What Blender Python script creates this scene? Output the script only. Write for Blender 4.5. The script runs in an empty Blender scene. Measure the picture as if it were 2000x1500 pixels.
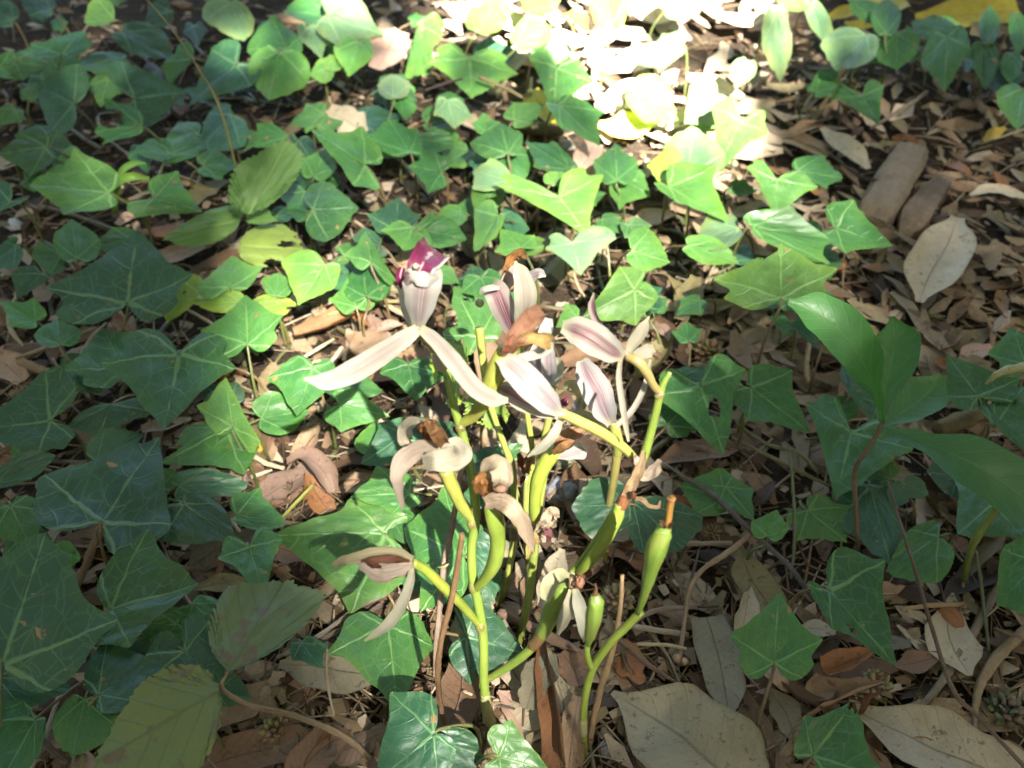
import bpy, math, random
from mathutils import Vector, noise
random.seed(11)
scn = bpy.context.scene
COL = scn.collection
R = math.radians
# ---------------------------------------------------------------- camera
CH, PITCH, FPX = 0.46, R(46.0), 1921.0
cd = bpy.data.cameras.new('camera')
cam = bpy.data.objects.new('camera', cd); COL.objects.link(cam)
cam.location = (0, 0, CH); cam.rotation_euler = (R(90) - PITCH, 0, 0)
cd.sensor_width = 36.0; cd.lens = 36.0 * FPX / 2000.0
cd.clip_start = 0.01; cd.clip_end = 500
cd.dof.use_dof = True; cd.dof.focus_distance = 0.45; cd.dof.aperture_fstop = 11.0
scn.camera = cam
# ---------------------------------------------------------------- light
SUN_EL, SUN_AZ = R(50.0), R(24.0)            # sun behind the camera, to the right
SUNV = Vector((math.sin(SUN_AZ) * math.cos(SUN_EL), -math.cos(SUN_AZ) * math.cos(SUN_EL), math.sin(SUN_EL)))
w = bpy.data.worlds.new('World'); scn.world = w; w.use_nodes = True
wn = w.node_tree.nodes; bg = wn['Background']
sky = wn.new('ShaderNodeTexSky'); sky.sky_type = 'NISHITA'; sky.sun_disc = False
sky.sun_elevation = SUN_EL; sky.sun_rotation = math.atan2(SUNV.x, SUNV.y)
sky.dust_density = 3.0; sky.ozone_density = 0.6
w.node_tree.links.new(sky.outputs['Color'], bg.inputs['Color']); bg.inputs['Strength'].default_value = 0.05
sd = bpy.data.lights.new('sun', 'SUN'); sd.energy = 5.0; sd.angle = R(0.53); sd.color = (1.0, 0.95, 0.87)
sun = bpy.data.objects.new('sun', sd); COL.objects.link(sun)
sun.rotation_euler = SUNV.to_track_quat('Z', 'Y').to_euler()
scn.view_settings.view_transform = 'Standard'; scn.view_settings.look = 'None'
scn.view_settings.exposure = 4.45; scn.view_settings.gamma = 1.0; scn.view_settings.use_curve_mapping = False
scn.cycles.max_bounces = 6
# ---------------------------------------------------------------- camera geometry helpers
CAMP = Vector((0, 0, CH))
FW = Vector((0, math.cos(PITCH), -math.sin(PITCH))); UPV = Vector((0, math.sin(PITCH), math.cos(PITCH))); RT = Vector((1, 0, 0))
def ray(px, py): return FW + RT * ((px - 1000) / FPX) - UPV * ((py - 750) / FPX)
def G(px, py, z=0.0):
    d = ray(px, py); return CAMP + d * ((z - CH) / d.z)
def V(px, py, Y):
    d = ray(px, py); return CAMP + d * (Y / d.y)
def onplane(px, py, p0, n):
    d = ray(px, py); return CAMP + d * ((p0 - CAMP).dot(n) / d.dot(n))
def depth(p): return (p - CAMP).dot(FW)
def px_of(p):
    q = p - CAMP; t = q.dot(FW)
    return 1000 + FPX * q.x / t, 750 - FPX * q.dot(UPV) / t
def gz(x, y):
    return 0.007 * noise.noise(Vector((x * 7, y * 7, 0))) + 0.004 * noise.noise(Vector((x * 22, y * 22, 3))) - 0.002
def ground(px, py, dz=0.0):
    p = G(px, py, 0); p = G(px, py, gz(p.x, p.y) + dz); return p
# ---------------------------------------------------------------- mesh helpers
def cr(pts, n):
    """Catmull-Rom through pts (Vectors), n samples"""
    m = len(pts)
    if m == 2: return [pts[0].lerp(pts[1], i / (n - 1)) for i in range(n)]
    out = []
    for i in range(n):
        t = i / (n - 1) * (m - 1); k = min(int(t), m - 2); f = t - k
        p0 = pts[k - 1] if k > 0 else pts[0] * 2 - pts[1]
        p1, p2 = pts[k], pts[k + 1]
        p3 = pts[k + 2] if k + 2 < m else pts[-1] * 2 - pts[-2]
        out.append(0.5 * ((2 * p1) + (p2 - p0) * f + (2 * p0 - 5 * p1 + 4 * p2 - p3) * f * f + (3 * p1 - p0 - 3 * p2 + p3) * f ** 3))
    return out
def ip(vals, t):
    x = t * (len(vals) - 1); k = min(int(x), len(vals) - 2); f = x - k
    f = f * f * (3 - 2 * f) if len(vals) > 2 else f
    return vals[k] * (1 - f) + vals[k + 1] * f
class MB:
    def __init__(s): s.v = []; s.f = []; s.uv = []
    def add(s, verts, faces, uvs=None):
        o = len(s.v); s.v += [Vector(q) for q in verts]; s.f += [tuple(i + o for i in f) for f in faces]
        s.uv += uvs if uvs else [(0, 0)] * len(verts)
    def tube(s, pts, rad, seg=8, n=None, ribs=0, wob=0.0, cap=True):
        n = n or max(4, 3 * len(pts)); P = cr(pts, n); vs = []; fs = []; uv = []
        ref = Vector((0.3, 0.5, 0.81)); sd_ = random.random() * 50
        for i, p in enumerate(P):
            T = (P[min(i + 1, n - 1)] - P[max(i - 1, 0)]); T = T.normalized() if T.length > 1e-9 else Vector((0, 0, 1))
            a = T.cross(ref)
            if a.length < .1: a = T.cross(Vector((1, 0, 0)))
            a.normalize(); b = T.cross(a); r = ip(rad, i / (n - 1))
            for k in range(seg):
                th = 2 * math.pi * k / seg
                rr = r * (1 + ribs * (0.5 * math.cos(3 * th) + .5 * math.cos(6 * th))) 
                if wob: rr *= 1 + wob * noise.noise(Vector((k * .9, i * .7, sd_)))
                vs.append(p + a * (rr * math.cos(th)) + b * (rr * math.sin(th))); uv.append((k / seg, i / (n - 1)))
        for i in range(n - 1):
            for k in range(seg):
                k2 = (k + 1) % seg
                fs.append((i * seg + k, i * seg + k2, (i + 1) * seg + k2, (i + 1) * seg + k))
        if cap: fs.append(tuple(range(seg - 1, -1, -1))); fs.append(tuple((n - 1) * seg + k for k in range(seg)))
        s.add(vs, fs, uv)
    def strip(s, pts, hw, N, cup=0.0, n=None, nc=6, wave=0.0, roll=None, tear=0.0, crumple=0.0):
        """blade along a spline; hw half widths, N facing vector or function(p)"""
        n = n or max(8, 4 * len(pts)); P = cr(pts, n); vs = []; fs = []; uv = []; sd_ = random.random() * 90
        L = sum((P[i + 1] - P[i]).length for i in range(n - 1))
        for i, p in enumerate(P):
            t = i / (n - 1)
            T = (P[min(i + 1, n - 1)] - P[max(i - 1, 0)]).normalized()
            nn = (N(p) if callable(N) else Vector(N))
            S = T.cross(nn); S = S.normalized() if S.length > 1e-6 else Vector((1, 0, 0)); nn = S.cross(T).normalized()
            if roll:
                a = ip(roll, t); S, nn = S * math.cos(a) + nn * math.sin(a), nn * math.cos(a) - S * math.sin(a)
            h = ip(hw, t); c = ip(cup, t) if isinstance(cup, (list, tuple)) else cup
            for k in range(nc + 1):
                u = -1 + 2 * k / nc
                hh = h
                if tear and abs(u) > .9: hh *= 1 - tear * max(0, noise.noise(Vector((t * 9, u * 3, sd_))))
                q = p + S * (u * hh) + nn * (c * h * (u * u) + wave * h * abs(u) * noise.noise(Vector((t * 4 + sd_, u * 1.3, sd_))))
                if crumple: q += nn * crumple * h * noise.noise(Vector((t * 6, u * 2.2, sd_ + 7)))
                vs.append(q); uv.append((u, t))
        for i in range(n - 1):
            for k in range(nc):
                a = i * (nc + 1) + k; fs.append((a, a + 1, a + nc + 2, a + nc + 1))
        s.add(vs, fs, uv)
    def blob(s, c, r, seg=10, rings=7, sc=(1, 1, 1), rough=0.2, lump=3.0):
        vs = []; fs = []; sd_ = random.random() * 60
        for i in range(rings + 1):
            ph = math.pi * i / rings
            for k in range(seg):
                th = 2 * math.pi * k / seg
                d = Vector((math.sin(ph) * math.cos(th), math.sin(ph) * math.sin(th), math.cos(ph)))
                rr = r * (1 + rough * noise.noise(d * lump + Vector((sd_, 0, 0))))
                vs.append(Vector(c) + Vector((d.x * sc[0], d.y * sc[1], d.z * sc[2])) * rr)
        for i in range(rings):
            for k in range(seg):
                k2 = (k + 1) % seg; fs.append((i * seg + k, (i + 1) * seg + k, (i + 1) * seg + k2, i * seg + k2))
        s.add(vs, fs)
    def mesh(s, name, mat, origin):
        me = bpy.data.meshes.new(name)
        me.from_pydata([q - origin for q in s.v], [], s.f)
        ul = me.uv_layers.new(name='UVMap')
        flat = []
        for f in s.f:
            for i in f: flat += s.uv[i]
        ul.data.foreach_set('uv', flat)
        me.polygons.foreach_set('use_smooth', [True] * len(me.polygons))
        me.materials.append(mat); me.update(); return me
WORG = {}
def tag(o, label=None, cat=None, group=None, kind=None):
    if label: o['label'] = label
    if cat: o['category'] = cat
    if group: o['group'] = group
    if kind: o['kind'] = kind
    return o
def link(name, data, origin, parent=None, color=None):
    o = bpy.data.objects.new(name, data); COL.objects.link(o)
    o.location = origin - WORG[parent] if parent else origin
    if parent: o.parent = parent
    WORG[o] = Vector(origin)
    if color: o.color = color if len(color) == 4 else (*color, 1)
    return o
def obj(name, mb, mat, parent=None, color=None, origin=None):
    origin = Vector(origin) if origin is not None else (WORG[parent] if parent else sum(mb.v, Vector()) / len(mb.v))
    return link(name, mb.mesh(name, mat, origin), origin, parent, color)
def empty(name, loc, label, cat, group=None):
    o = link(name, None, Vector(loc)); o.empty_display_size = .01; return tag(o, label, cat, group)
# ---------------------------------------------------------------- materials
class NT:
    def __init__(s, name):
        m = bpy.data.materials.new(name); m.use_nodes = True; s.m = m; s.t = m.node_tree; s.n = s.t.nodes; s.l = s.t.links
        s.bsdf = s.n['Principled BSDF']; s.out = s.n['Material Output']
    def put(s, sock, v):
        if hasattr(v, 'links') or hasattr(v, 'is_output'): s.l.new(v, sock)
        else:
            if sock.type == 'RGBA' and len(v) == 3: v = (*v, 1)
            sock.default_value = v
    def M(s, op, a, b=None, c=None, clamp=False):
        n = s.n.new('ShaderNodeMath'); n.operation = op; n.use_clamp = clamp
        s.put(n.inputs[0], a)
        if b is not None: s.put(n.inputs[1], b)
        if c is not None: s.put(n.inputs[2], c)
        return n.outputs[0]
    def step(s, x, lo, hi, inv=False):
        n = s.n.new('ShaderNodeMapRange'); n.interpolation_type = 'SMOOTHSTEP'
        s.put(n.inputs[0], x); s.put(n.inputs[1], lo); s.put(n.inputs[2], hi)
        n.inputs[3].default_value = 1 if inv else 0; n.inputs[4].default_value = 0 if inv else 1
        return n.outputs[0]
    def mix(s, f, a, b, mode='MIX'):
        n = s.n.new('ShaderNodeMix'); n.data_type = 'RGBA'; n.blend_type = mode
        s.put(n.inputs[0], f); s.put(n.inputs[6], a); s.put(n.inputs[7], b); return n.outputs[2]
    def noise(s, vec, scale, detail=4, rough=.55, dist=0):
        n = s.n.new('ShaderNodeTexNoise'); s.put(n.inputs['Vector'], vec)
        n.inputs['Scale'].default_value = scale; n.inputs['Detail'].default_value = detail
        n.inputs['Roughness'].default_value = rough; n.inputs['Distortion'].default_value = dist; return n.outputs['Fac'], n.outputs['Color']
    def vor(s, vec, scale, feat='DISTANCE_TO_EDGE'):
        n = s.n.new('ShaderNodeTexVoronoi'); n.feature = feat; s.put(n.inputs['Vector'], vec); n.inputs['Scale'].default_value = scale
        return n.outputs['Distance']
    def tc(s, k): return s.n.new('ShaderNodeTexCoord').outputs[k]
    def uv(s):
        u = s.tc('UV'); x = s.n.new('ShaderNodeSeparateXYZ'); s.l.new(u, x.inputs[0]); return u, x.outputs[0], x.outputs[1]
    def oi(s):
        n = s.n.new('ShaderNodeObjectInfo'); return n.outputs['Color'], n.outputs['Alpha'], n.outputs['Random']
    def comb(s, x, y, z=0.0):
        n = s.n.new('ShaderNodeCombineXYZ'); s.put(n.inputs[0], x); s.put(n.inputs[1], y); s.put(n.inputs[2], z); return n.outputs[0]
    def world(s): return s.n.new('ShaderNodeNewGeometry').outputs['Position']
    def bump(s, h, strength=.5, dist=.001):
        n = s.n.new('ShaderNodeBump'); n.inputs['Strength'].default_value = strength; n.inputs['Distance'].default_value = dist
        s.put(n.inputs['Height'], h); s.l.new(n.outputs[0], s.bsdf.inputs['Normal']); return n.outputs[0]
    def fin(s, color, rough=.5, spec=.5, trans=0.0, tcol=None):
        s.put(s.bsdf.inputs['Base Color'], color); s.put(s.bsdf.inputs['Roughness'], rough); s.put(s.bsdf.inputs['Specular IOR Level'], spec)
        if trans:
            t = s.n.new('ShaderNodeBsdfTranslucent'); s.put(t.inputs['Color'], tcol if tcol is not None else color)
            mx = s.n.new('ShaderNodeMixShader'); mx.inputs[0].default_value = trans
            s.l.new(s.bsdf.outputs[0], mx.inputs[1]); s.l.new(t.outputs[0], mx.inputs[2]); s.l.new(mx.outputs[0], s.out.inputs['Surface'])
        return s.m
def sc3(N, c, k):   # colour * scalar
    return N.mix(1.0, c, k if not isinstance(k, float) else (k, k, k), 'MULTIPLY')
def mat_ivy():
    N = NT('ivy_leaf_material'); uv, a0, b0 = N.uv(); c, al, rnd = N.oi(); P = N.world()
    nf, nc = N.noise(P, 75, 3)
    wob = N.M('MULTIPLY', N.M('SUBTRACT', nf, .5), .15)
    a = N.M('ADD', a0, wob); b = N.M('ADD', N.M('ABSOLUTE', b0), N.M('MULTIPLY', wob, .7))
    main = None; sec = None
    for ang in (0.0, 67.0, 104.0):
        ca, cb = math.cos(R(ang)), math.sin(R(ang))
        s_ = N.M('ADD', N.M('MULTIPLY', a, ca), N.M('MULTIPLY', b, cb))
        t_ = N.M('ABSOLUTE', N.M('SUBTRACT', N.M('MULTIPLY', a, cb), N.M('MULTIPLY', b, ca)))
        pos = N.step(s_, 0.0, .04)
        w_ = N.M('MAXIMUM', N.M('SUBTRACT', .027, N.M('MULTIPLY', s_, .018)), .008)
        m_ = N.M('MULTIPLY', N.M('SUBTRACT', 1.0, N.step(N.M('DIVIDE', t_, w_), .35, 1.3)), pos)
        q = N.M('MULTIPLY', N.M('SUBTRACT', s_, N.M('ADD', N.M('MULTIPLY', t_, .45), N.M('MULTIPLY', N.M('MULTIPLY', t_, t_), 1.3))), 3.3)
        d = N.M('ABSOLUTE', N.M('SUBTRACT', N.M('FRACT', q), .5))
        e = N.M('MULTIPLY', N.M('MULTIPLY', N.step(d, .008, .055, True), N.step(t_, .12, .36, True)), N.step(s_, .08, .16))
        main = m_ if main is None else N.M('MAXIMUM', main, m_); sec = e if sec is None else N.M('MAXIMUM', sec, e)
    net = N.step(N.vor(N.comb(N.M('ADD', a, rnd), N.M('ADD', b0, wob), rnd), 5.0), .0, .05, True)
    vein = N.M('MAXIMUM', main, N.M('MAXIMUM', N.M('MULTIPLY', sec, .42), N.M('MULTIPLY', net, .30)))
    n2, _ = N.noise(P, 45, 5, .6); n3, _ = N.noise(P, 420, 3, .6)
    shade = N.M('ADD', .48, N.M('ADD', N.M('MULTIPLY', n2, .75), N.M('MULTIPLY', n3, .28)))
    base = sc3(N, c, shade)
    rim = N.M('ADD', N.M('MULTIPLY', N.M('ABSOLUTE', b0), .8), N.M('ABSOLUTE', N.M('SUBTRACT', a0, .25)))
    base = N.mix(N.M('MULTIPLY', N.step(N.M('ADD', rim, N.M('MULTIPLY', n2, .9)), .9, 1.5), .6), base, N.mix(1.0, c, (1.9, 1.3, .7), 'MULTIPLY'))
    base = N.mix(N.M('MULTIPLY', N.step(n2, .52, .36), .0), base, c)
    vc = N.mix(.5, N.mix(1.0, c, (2.4, 2.0, 2.0), 'MULTIPLY'), (.16, .25, .09))
    col = N.mix(N.M('MULTIPLY', vein, .75), base, vc)
    n4, _ = N.noise(P, 130, 2, .5)
    spot = N.M('MULTIPLY', N.step(n4, .70, .73), N.step(rnd, .15, .5))
    col = N.mix(N.M('MULTIPLY', spot, .85), col, (.22, .13, .05))
    eg, _ = N.noise(P, 90, 4, .6); col = N.mix(N.M('MULTIPLY', N.M('MULTIPLY', N.step(rim, 1.0, 1.25), N.step(eg, .56, .66)), .6), col, (.20, .13, .045))
    h = N.M('ADD', N.M('MULTIPLY', N.M('MAXIMUM', main, N.M('MULTIPLY', sec, .6)), -.8), N.M('ADD', N.M('MULTIPLY', n3, .25), N.M('MULTIPLY', n2, 1.5)))
    N.bump(h, .5, .0012)
    dust, _ = N.noise(P, 40, 4, .6)
    N.fin(col, N.M('ADD', .22, N.M('MULTIPLY', dust, .42)), .46, .22, N.mix(1.0, col, (1.6, 1.7, .7), 'MULTIPLY'))
    return N.m
def mat_herb(name, vf, ang, dark=False, rough=.5, trans=.3, vs=.5):
    """pinnate veined leaf, uv = (side, along) signed"""
    N = NT(name); uv, u, v = N.uv(); c, al, rnd = N.oi(); P = N.world()
    nf, _ = N.noise(P, 70, 3); wob = N.M('MULTIPLY', N.M('SUBTRACT', nf, .5), .05)
    au = N.M('ADD', N.M('ABSOLUTE', u), wob)
    mid = N.step(au, .012, .05, True)
    q = N.M('MULTIPLY', N.M('SUBTRACT', N.M('ADD', v, wob), N.M('MULTIPLY', au, ang)), vf)
    sec = N.step(N.M('ABSOLUTE', N.M('SUBTRACT', N.M('FRACT', q), .5)), .02, .08, True)
    vein = N.M('MAXIMUM', mid, N.M('MULTIPLY', sec, .5))
    n2, _ = N.noise(P, 50, 5, .65); n3, _ = N.noise(P, 500, 3)
    base = sc3(N, c, N.M('ADD', .65, N.M('ADD', N.M('MULTIPLY', n2, .5), N.M('MULTIPLY', n3, .2))))
    vc = N.mix(1.0, c, (.45, .45, .5), 'MULTIPLY') if dark else N.mix(.5, N.mix(1.0, c, (2, 1.8, 2), 'MULTIPLY'), (.3, .36, .12))
    col = N.mix(N.M('MULTIPLY', vein, vs), base, vc)
    if dark:
        sp, _ = N.noise(P, 110, 3); col = N.mix(N.M('MULTIPLY', N.step(sp, .56, .66), .7), col, (.12, .07, .045))
    N.bump(N.M('ADD', N.M('MULTIPLY', vein, -.8), N.M('MULTIPLY', n3, .4)), .5, .0008)
    N.fin(col, rough, .4, trans, N.mix(1.0, col, (1.5, 1.6, .7), 'MULTIPLY')); return N.m
def mat_dry():
    N = NT('dry_leaf_material'); uv, u, v = N.uv(); c, al, rnd = N.oi(); P = N.world()
    nf, _ = N.noise(P, 80, 3); wob = N.M('MULTIPLY', N.M('SUBTRACT', nf, .5), .06)
    au = N.M('ADD', N.M('ABSOLUTE', u), wob)
    mid = N.step(N.M('ABSOLUTE', N.M('ADD', u, N.M('MULTIPLY', wob, .4))), .01, .05, True)
    q = N.M('MULTIPLY', N.M('SUBTRACT', N.M('ADD', v, wob), N.M('MULTIPLY', au, .16)), 13.0)
    sec = N.step(N.M('ABSOLUTE', N.M('SUBTRACT', N.M('FRACT', q), .5)), .02, .09, True)
    off = N.comb(N.M('MULTIPLY', rnd, 7.0), rnd, 0.0)
    PP = N.n.new('ShaderNodeVectorMath'); PP.operation = 'ADD'; N.l.new(P, PP.inputs[0]); N.l.new(off, PP.inputs[1]); PP = PP.outputs[0]
    n2, _ = N.noise(PP, 55, 6, .65); n3, _ = N.noise(PP, 600, 3); n4, _ = N.noise(PP, 220, 4, .7)
    base = sc3(N, c, N.M('ADD', .30, N.M('ADD', N.M('MULTIPLY', n2, .85), N.M('MULTIPLY', n3, .3))))
    col = N.mix(N.M('MULTIPLY', N.step(n2, .52, .68), .5), base, N.mix(1.0, c, (.62, .5, .42), 'MULTIPLY'))
    col = N.mix(N.M('MULTIPLY', N.step(n4, .57, .68), .65), col, (.04, .026, .016))
    col = N.mix(N.M('MULTIPLY', sec, .12), col, N.mix(1.0, c, (1.3, 1.25, 1.2), 'MULTIPLY'))
    col = N.mix(N.M('MULTIPLY', mid, .6), col, N.mix(1.0, c, (.42, .38, .35), 'MULTIPLY'))
    edge = N.M('MULTIPLY', N.step(au, .86, 1.0), .35); col = N.mix(edge, col, N.mix(1.0, c, (.5, .42, .36), 'MULTIPLY'))
    N.bump(N.M('ADD', N.M('ADD', N.M('MULTIPLY', mid, -.8), N.M('MULTIPLY', sec, .35)), N.M('ADD', N.M('MULTIPLY', n2, 1.2), N.M('MULTIPLY', n3, .35))), .6, .0012)
    N.fin(col, .62, .35, .12, N.mix(1.0, col, (1.3, 1.0, .7), 'MULTIPLY')); return N.m
def mat_petal():
    N = NT('petal_material'); uv, u, v = N.uv(); c, al, rnd = N.oi(); P = N.world()
    au = N.M('ABSOLUTE', u)
    ln, _ = N.noise(N.comb(N.M('MULTIPLY', u, 7.0), N.M('MULTIPLY', v, .8), rnd), 1.6, 3)
    n2, _ = N.noise(P, 130, 4)
    vn, _ = N.noise(N.comb(N.M('MULTIPLY', u, 16.0), N.M('MULTIPLY', v, 1.2), rnd), 2.2, 4, .65)
    band = N.M('MULTIPLY', N.step(au, .12, .62, True), N.step(ln, .28, .66))
    band = N.M('MULTIPLY', band, N.M('MULTIPLY', N.step(v, .0, .12), N.step(v, .8, 1.0, True)))
    base = sc3(N, c, N.M('ADD', .30, N.M('ADD', N.M('MULTIPLY', n2, .14), N.M('MULTIPLY', vn, .22))))
    base = N.mix(N.M('MULTIPLY', N.step(v, .75, 1.05), .4), base, (.45, .47, .22))
    base = N.mix(N.M('MULTIPLY', N.step(v, .0, .14, True), .35), base, (.5, .46, .18))
    col = N.mix(N.M('POWER', N.M('MULTIPLY', band, al), .6), base, N.mix(n2, (.17, .03, .065), (.09, .012, .035)))
    tip, _ = N.noise(P, 260, 3)
    col = N.mix(N.M('MULTIPLY', N.M('MULTIPLY', N.step(au, .8, 1.0), N.step(tip, .5, .7)), .4), col, (.30, .2, .09))
    N.bump(N.M('ADD', N.M('MULTIPLY', vn, .9), N.M('MULTIPLY', n2, .5)), .55, .0008)
    N.fin(col, .55, .22, .38); return N.m
def mat_lip():
    N = NT('lip_material'); uv, u, v = N.uv(); P = N.world()
    n2, _ = N.noise(P, 190, 3); blot = N.step(N.M('ADD', N.M('ABSOLUTE', u), N.M('MULTIPLY', n2, .9)), .48, .6)
    rim = N.M('MULTIPLY', N.step(u, .78, .92), 1.0)
    col = N.mix(blot, (.34, .24, .23), N.mix(n2, (.17, .02, .065), (.075, .005, .025)))
    col = N.mix(rim, col, (.42, .4, .34))
    N.bump(n2, .3, .0006); N.fin(col, .4, .4, .25); return N.m
def mat_withered():
    N = NT('withered_petal_material'); uv, u, v = N.uv(); c, al, rnd = N.oi(); P = N.world()
    ln, _ = N.noise(N.comb(N.M('MULTIPLY', u, 8.0), N.M('MULTIPLY', v, .9), rnd), 1.8, 4); n2, _ = N.noise(P, 150, 5, .65)
    base = sc3(N, c, N.M('ADD', .2, N.M('MULTIPLY', ln, .58)))
    br = N.M('MULTIPLY', N.M('ADD', N.M('MULTIPLY', N.step(N.M('ABSOLUTE', u), .6, 1.0), .35), N.step(n2, .5, .66)), al, clamp=True)
    col = N.mix(br, base, (.10, .036, .012))
    N.bump(N.M('ADD', ln, n2), .7, .0012); N.fin(col, .6, .3, .22); return N.m
def mat_stem():
    N = NT('stem_material'); uv, u, v = N.uv(); c, al, rnd = N.oi(); P = N.world()
    ln, _ = N.noise(N.comb(N.M('MULTIPLY', u, 9.0), N.M('MULTIPLY', v, 1.5), rnd), 2.0, 3); n2, _ = N.noise(P, 90, 4)
    base = sc3(N, c, N.M('ADD', .22, N.M('ADD', N.M('MULTIPLY', n2, .42), N.M('MULTIPLY', ln, .25))))
    col = N.mix(N.M('MULTIPLY', N.step(n2, .52, .7), .5), base, (.13, .09, .03))
    sp, _ = N.noise(P, 380, 2); col = N.mix(N.M('MULTIPLY', N.step(sp, .7, .74), .6), col, (.05, .03, .015))
    N.bump(ln, .3, .0005); N.fin(col, .38, .45); s = N.bsdf
    s.inputs['Subsurface Weight'].default_value = .0
    return N.m
def mat_bark():
    N = NT('twig_bark_material'); uv, u, v = N.uv(); c, al, rnd = N.oi(); P = N.world()
    ln, _ = N.noise(N.comb(N.M('MULTIPLY', u, 8.0), N.M('MULTIPLY', v, 6.0), rnd), 2.0, 5, .7); n2, _ = N.noise(P, 260, 5, .7); n3, _ = N.noise(P, 40, 3)
    col = sc3(N, c, N.M('ADD', .35, N.M('ADD', N.M('MULTIPLY', ln, .6), N.M('MULTIPLY', n2, .7))))
    col = N.mix(N.M('MULTIPLY', N.step(n3, .5, .7), .45), col, N.mix(1.0, c, (.4, .36, .33), 'MULTIPLY'))
    N.bump(N.M('ADD', ln, n2), .8, .0012); N.fin(col, .8, .2); return N.m
def mat_soil():
    N = NT('soil_material'); P = N.world()
    n1, _ = N.noise(P, 30, 8, .7); n2, _ = N.noise(P, 240, 6, .75); n3, _ = N.noise(P, 900, 3)
    v = N.vor(P, 260, 'F1')
    col = N.mix(n1, (.022, .015, .009), (.05, .034, .02)); col = N.mix(N.M('MULTIPLY', N.step(n2, .5, .7), .6), col, (.12, .085, .05))
    col = N.mix(N.step(n3, .62, .7), col, (.17, .13, .085))
    N.bump(N.M('ADD', N.M('MULTIPLY', n2, 1.5), N.M('ADD', v, n3)), 1.0, .004); N.fin(col, .9, .15); return N.m
def mat_stone():
    N = NT('stone_material'); c, al, rnd = N.oi(); P = N.world()
    n1, _ = N.noise(P, 120, 6, .7); n2, _ = N.noise(P, 500, 4)
    col = sc3(N, c, N.M('ADD', .4, N.M('MULTIPLY', N.M('ADD', n1, n2), .6))); N.bump(N.M('ADD', n1, n2), .7, .0015); N.fin(col, .8, .25); return N.m
IVY = mat_ivy(); HERB = mat_herb('serrate_leaf_material', 4.6, .4, dark=True, vs=.42); HERB2 = mat_herb('herb_leaf_material', 6.0, .5, trans=.35, vs=.3); SAP = mat_herb('glossy_leaf_material', 9.0, .2, rough=.36, trans=.25, vs=.22)
DRY = mat_dry(); PETAL = mat_petal(); LIP = mat_lip(); WITH = mat_withered(); STEM = mat_stem(); BARK = mat_bark(); SOIL = mat_soil(); STONE = mat_stone()
def mat_flat(name, rough=.8):
    N = NT(name); c, al, rnd = N.oi(); P = N.world(); n1, _ = N.noise(P, 200, 4)
    N.fin(sc3(N, c, N.M('ADD', .5, n1)), rough, .2); N.bump(n1, .5, .001); return N.m
CONE = mat_flat('cone_material')
def mat_crumb():
    N = NT('litter_crumb_material'); P = N.world(); uv, u, v = N.uv()
    cr_ = N.n.new('ShaderNodeValToRGB'); N.l.new(u, cr_.inputs[0]); e = cr_.color_ramp.elements
    for i, (p, c) in enumerate([(0, (.07, .042, .024)), (.25, (.16, .095, .05)), (.45, (.30, .2, .12)), (.65, (.20, .16, .08)), (.8, (.36, .28, .19)), (1, (.46, .37, .26))]):
        if i < 2: e[i if i == 0 else 1].position = p; e[i].color = (*c, 1)
        else:
            q = e.new(p); q.color = (*c, 1)
    n1, _ = N.noise(P, 300, 5, .7); n2, _ = N.noise(P, 60, 3)
    col = sc3(N, cr_.outputs[0], N.M('ADD', .12, N.M('ADD', N.M('MULTIPLY', n1, .7), N.M('MULTIPLY', n2, .35))))
    N.bump(n1, .6, .001); N.fin(col, .7, .25, .1); return N.m
CRUMB = mat_crumb()
def mat_foliage():
    N = NT('canopy_leaf_material'); P = N.world(); n1, _ = N.noise(P, 3, 3)
    N.fin(N.mix(n1, (.045, .065, .018), (.06, .08, .022)), .6, .2, .4, (.10, .105, .025)); return N.m
CANOPY = mat_foliage()
# ---------------------------------------------------------------- ground
def build_ground():
    xs = [-60, -12, -4, -1.8] + [-1.0 + i * 0.0143 for i in range(141)] + [1.8, 4, 12, 60]
    ys = [-60, -12, -3, -.8] + [-0.1 + i * 0.0143 for i in range(125)] + [2.3, 4, 12, 60]
    vs = []; fs = []
    for y in ys:
        for x in xs:
            z = gz(x, y) + .0015 * noise.noise(Vector((x * 90, y * 90, 5))) if abs(x) < 1.7 and -.7 < y < 2.2 else 0
            vs.append((x, y, z))
    n = len(xs)
    for j in range(len(ys) - 1):
        for i in range(n - 1): fs.append((j * n + i, j * n + i + 1, (j + 1) * n + i + 1, (j + 1) * n + i))
    m = MB(); m.add(vs, fs); tag(obj('ground', m, SOIL, origin=(0, 0, 0)), kind='structure')
build_ground()
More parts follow.
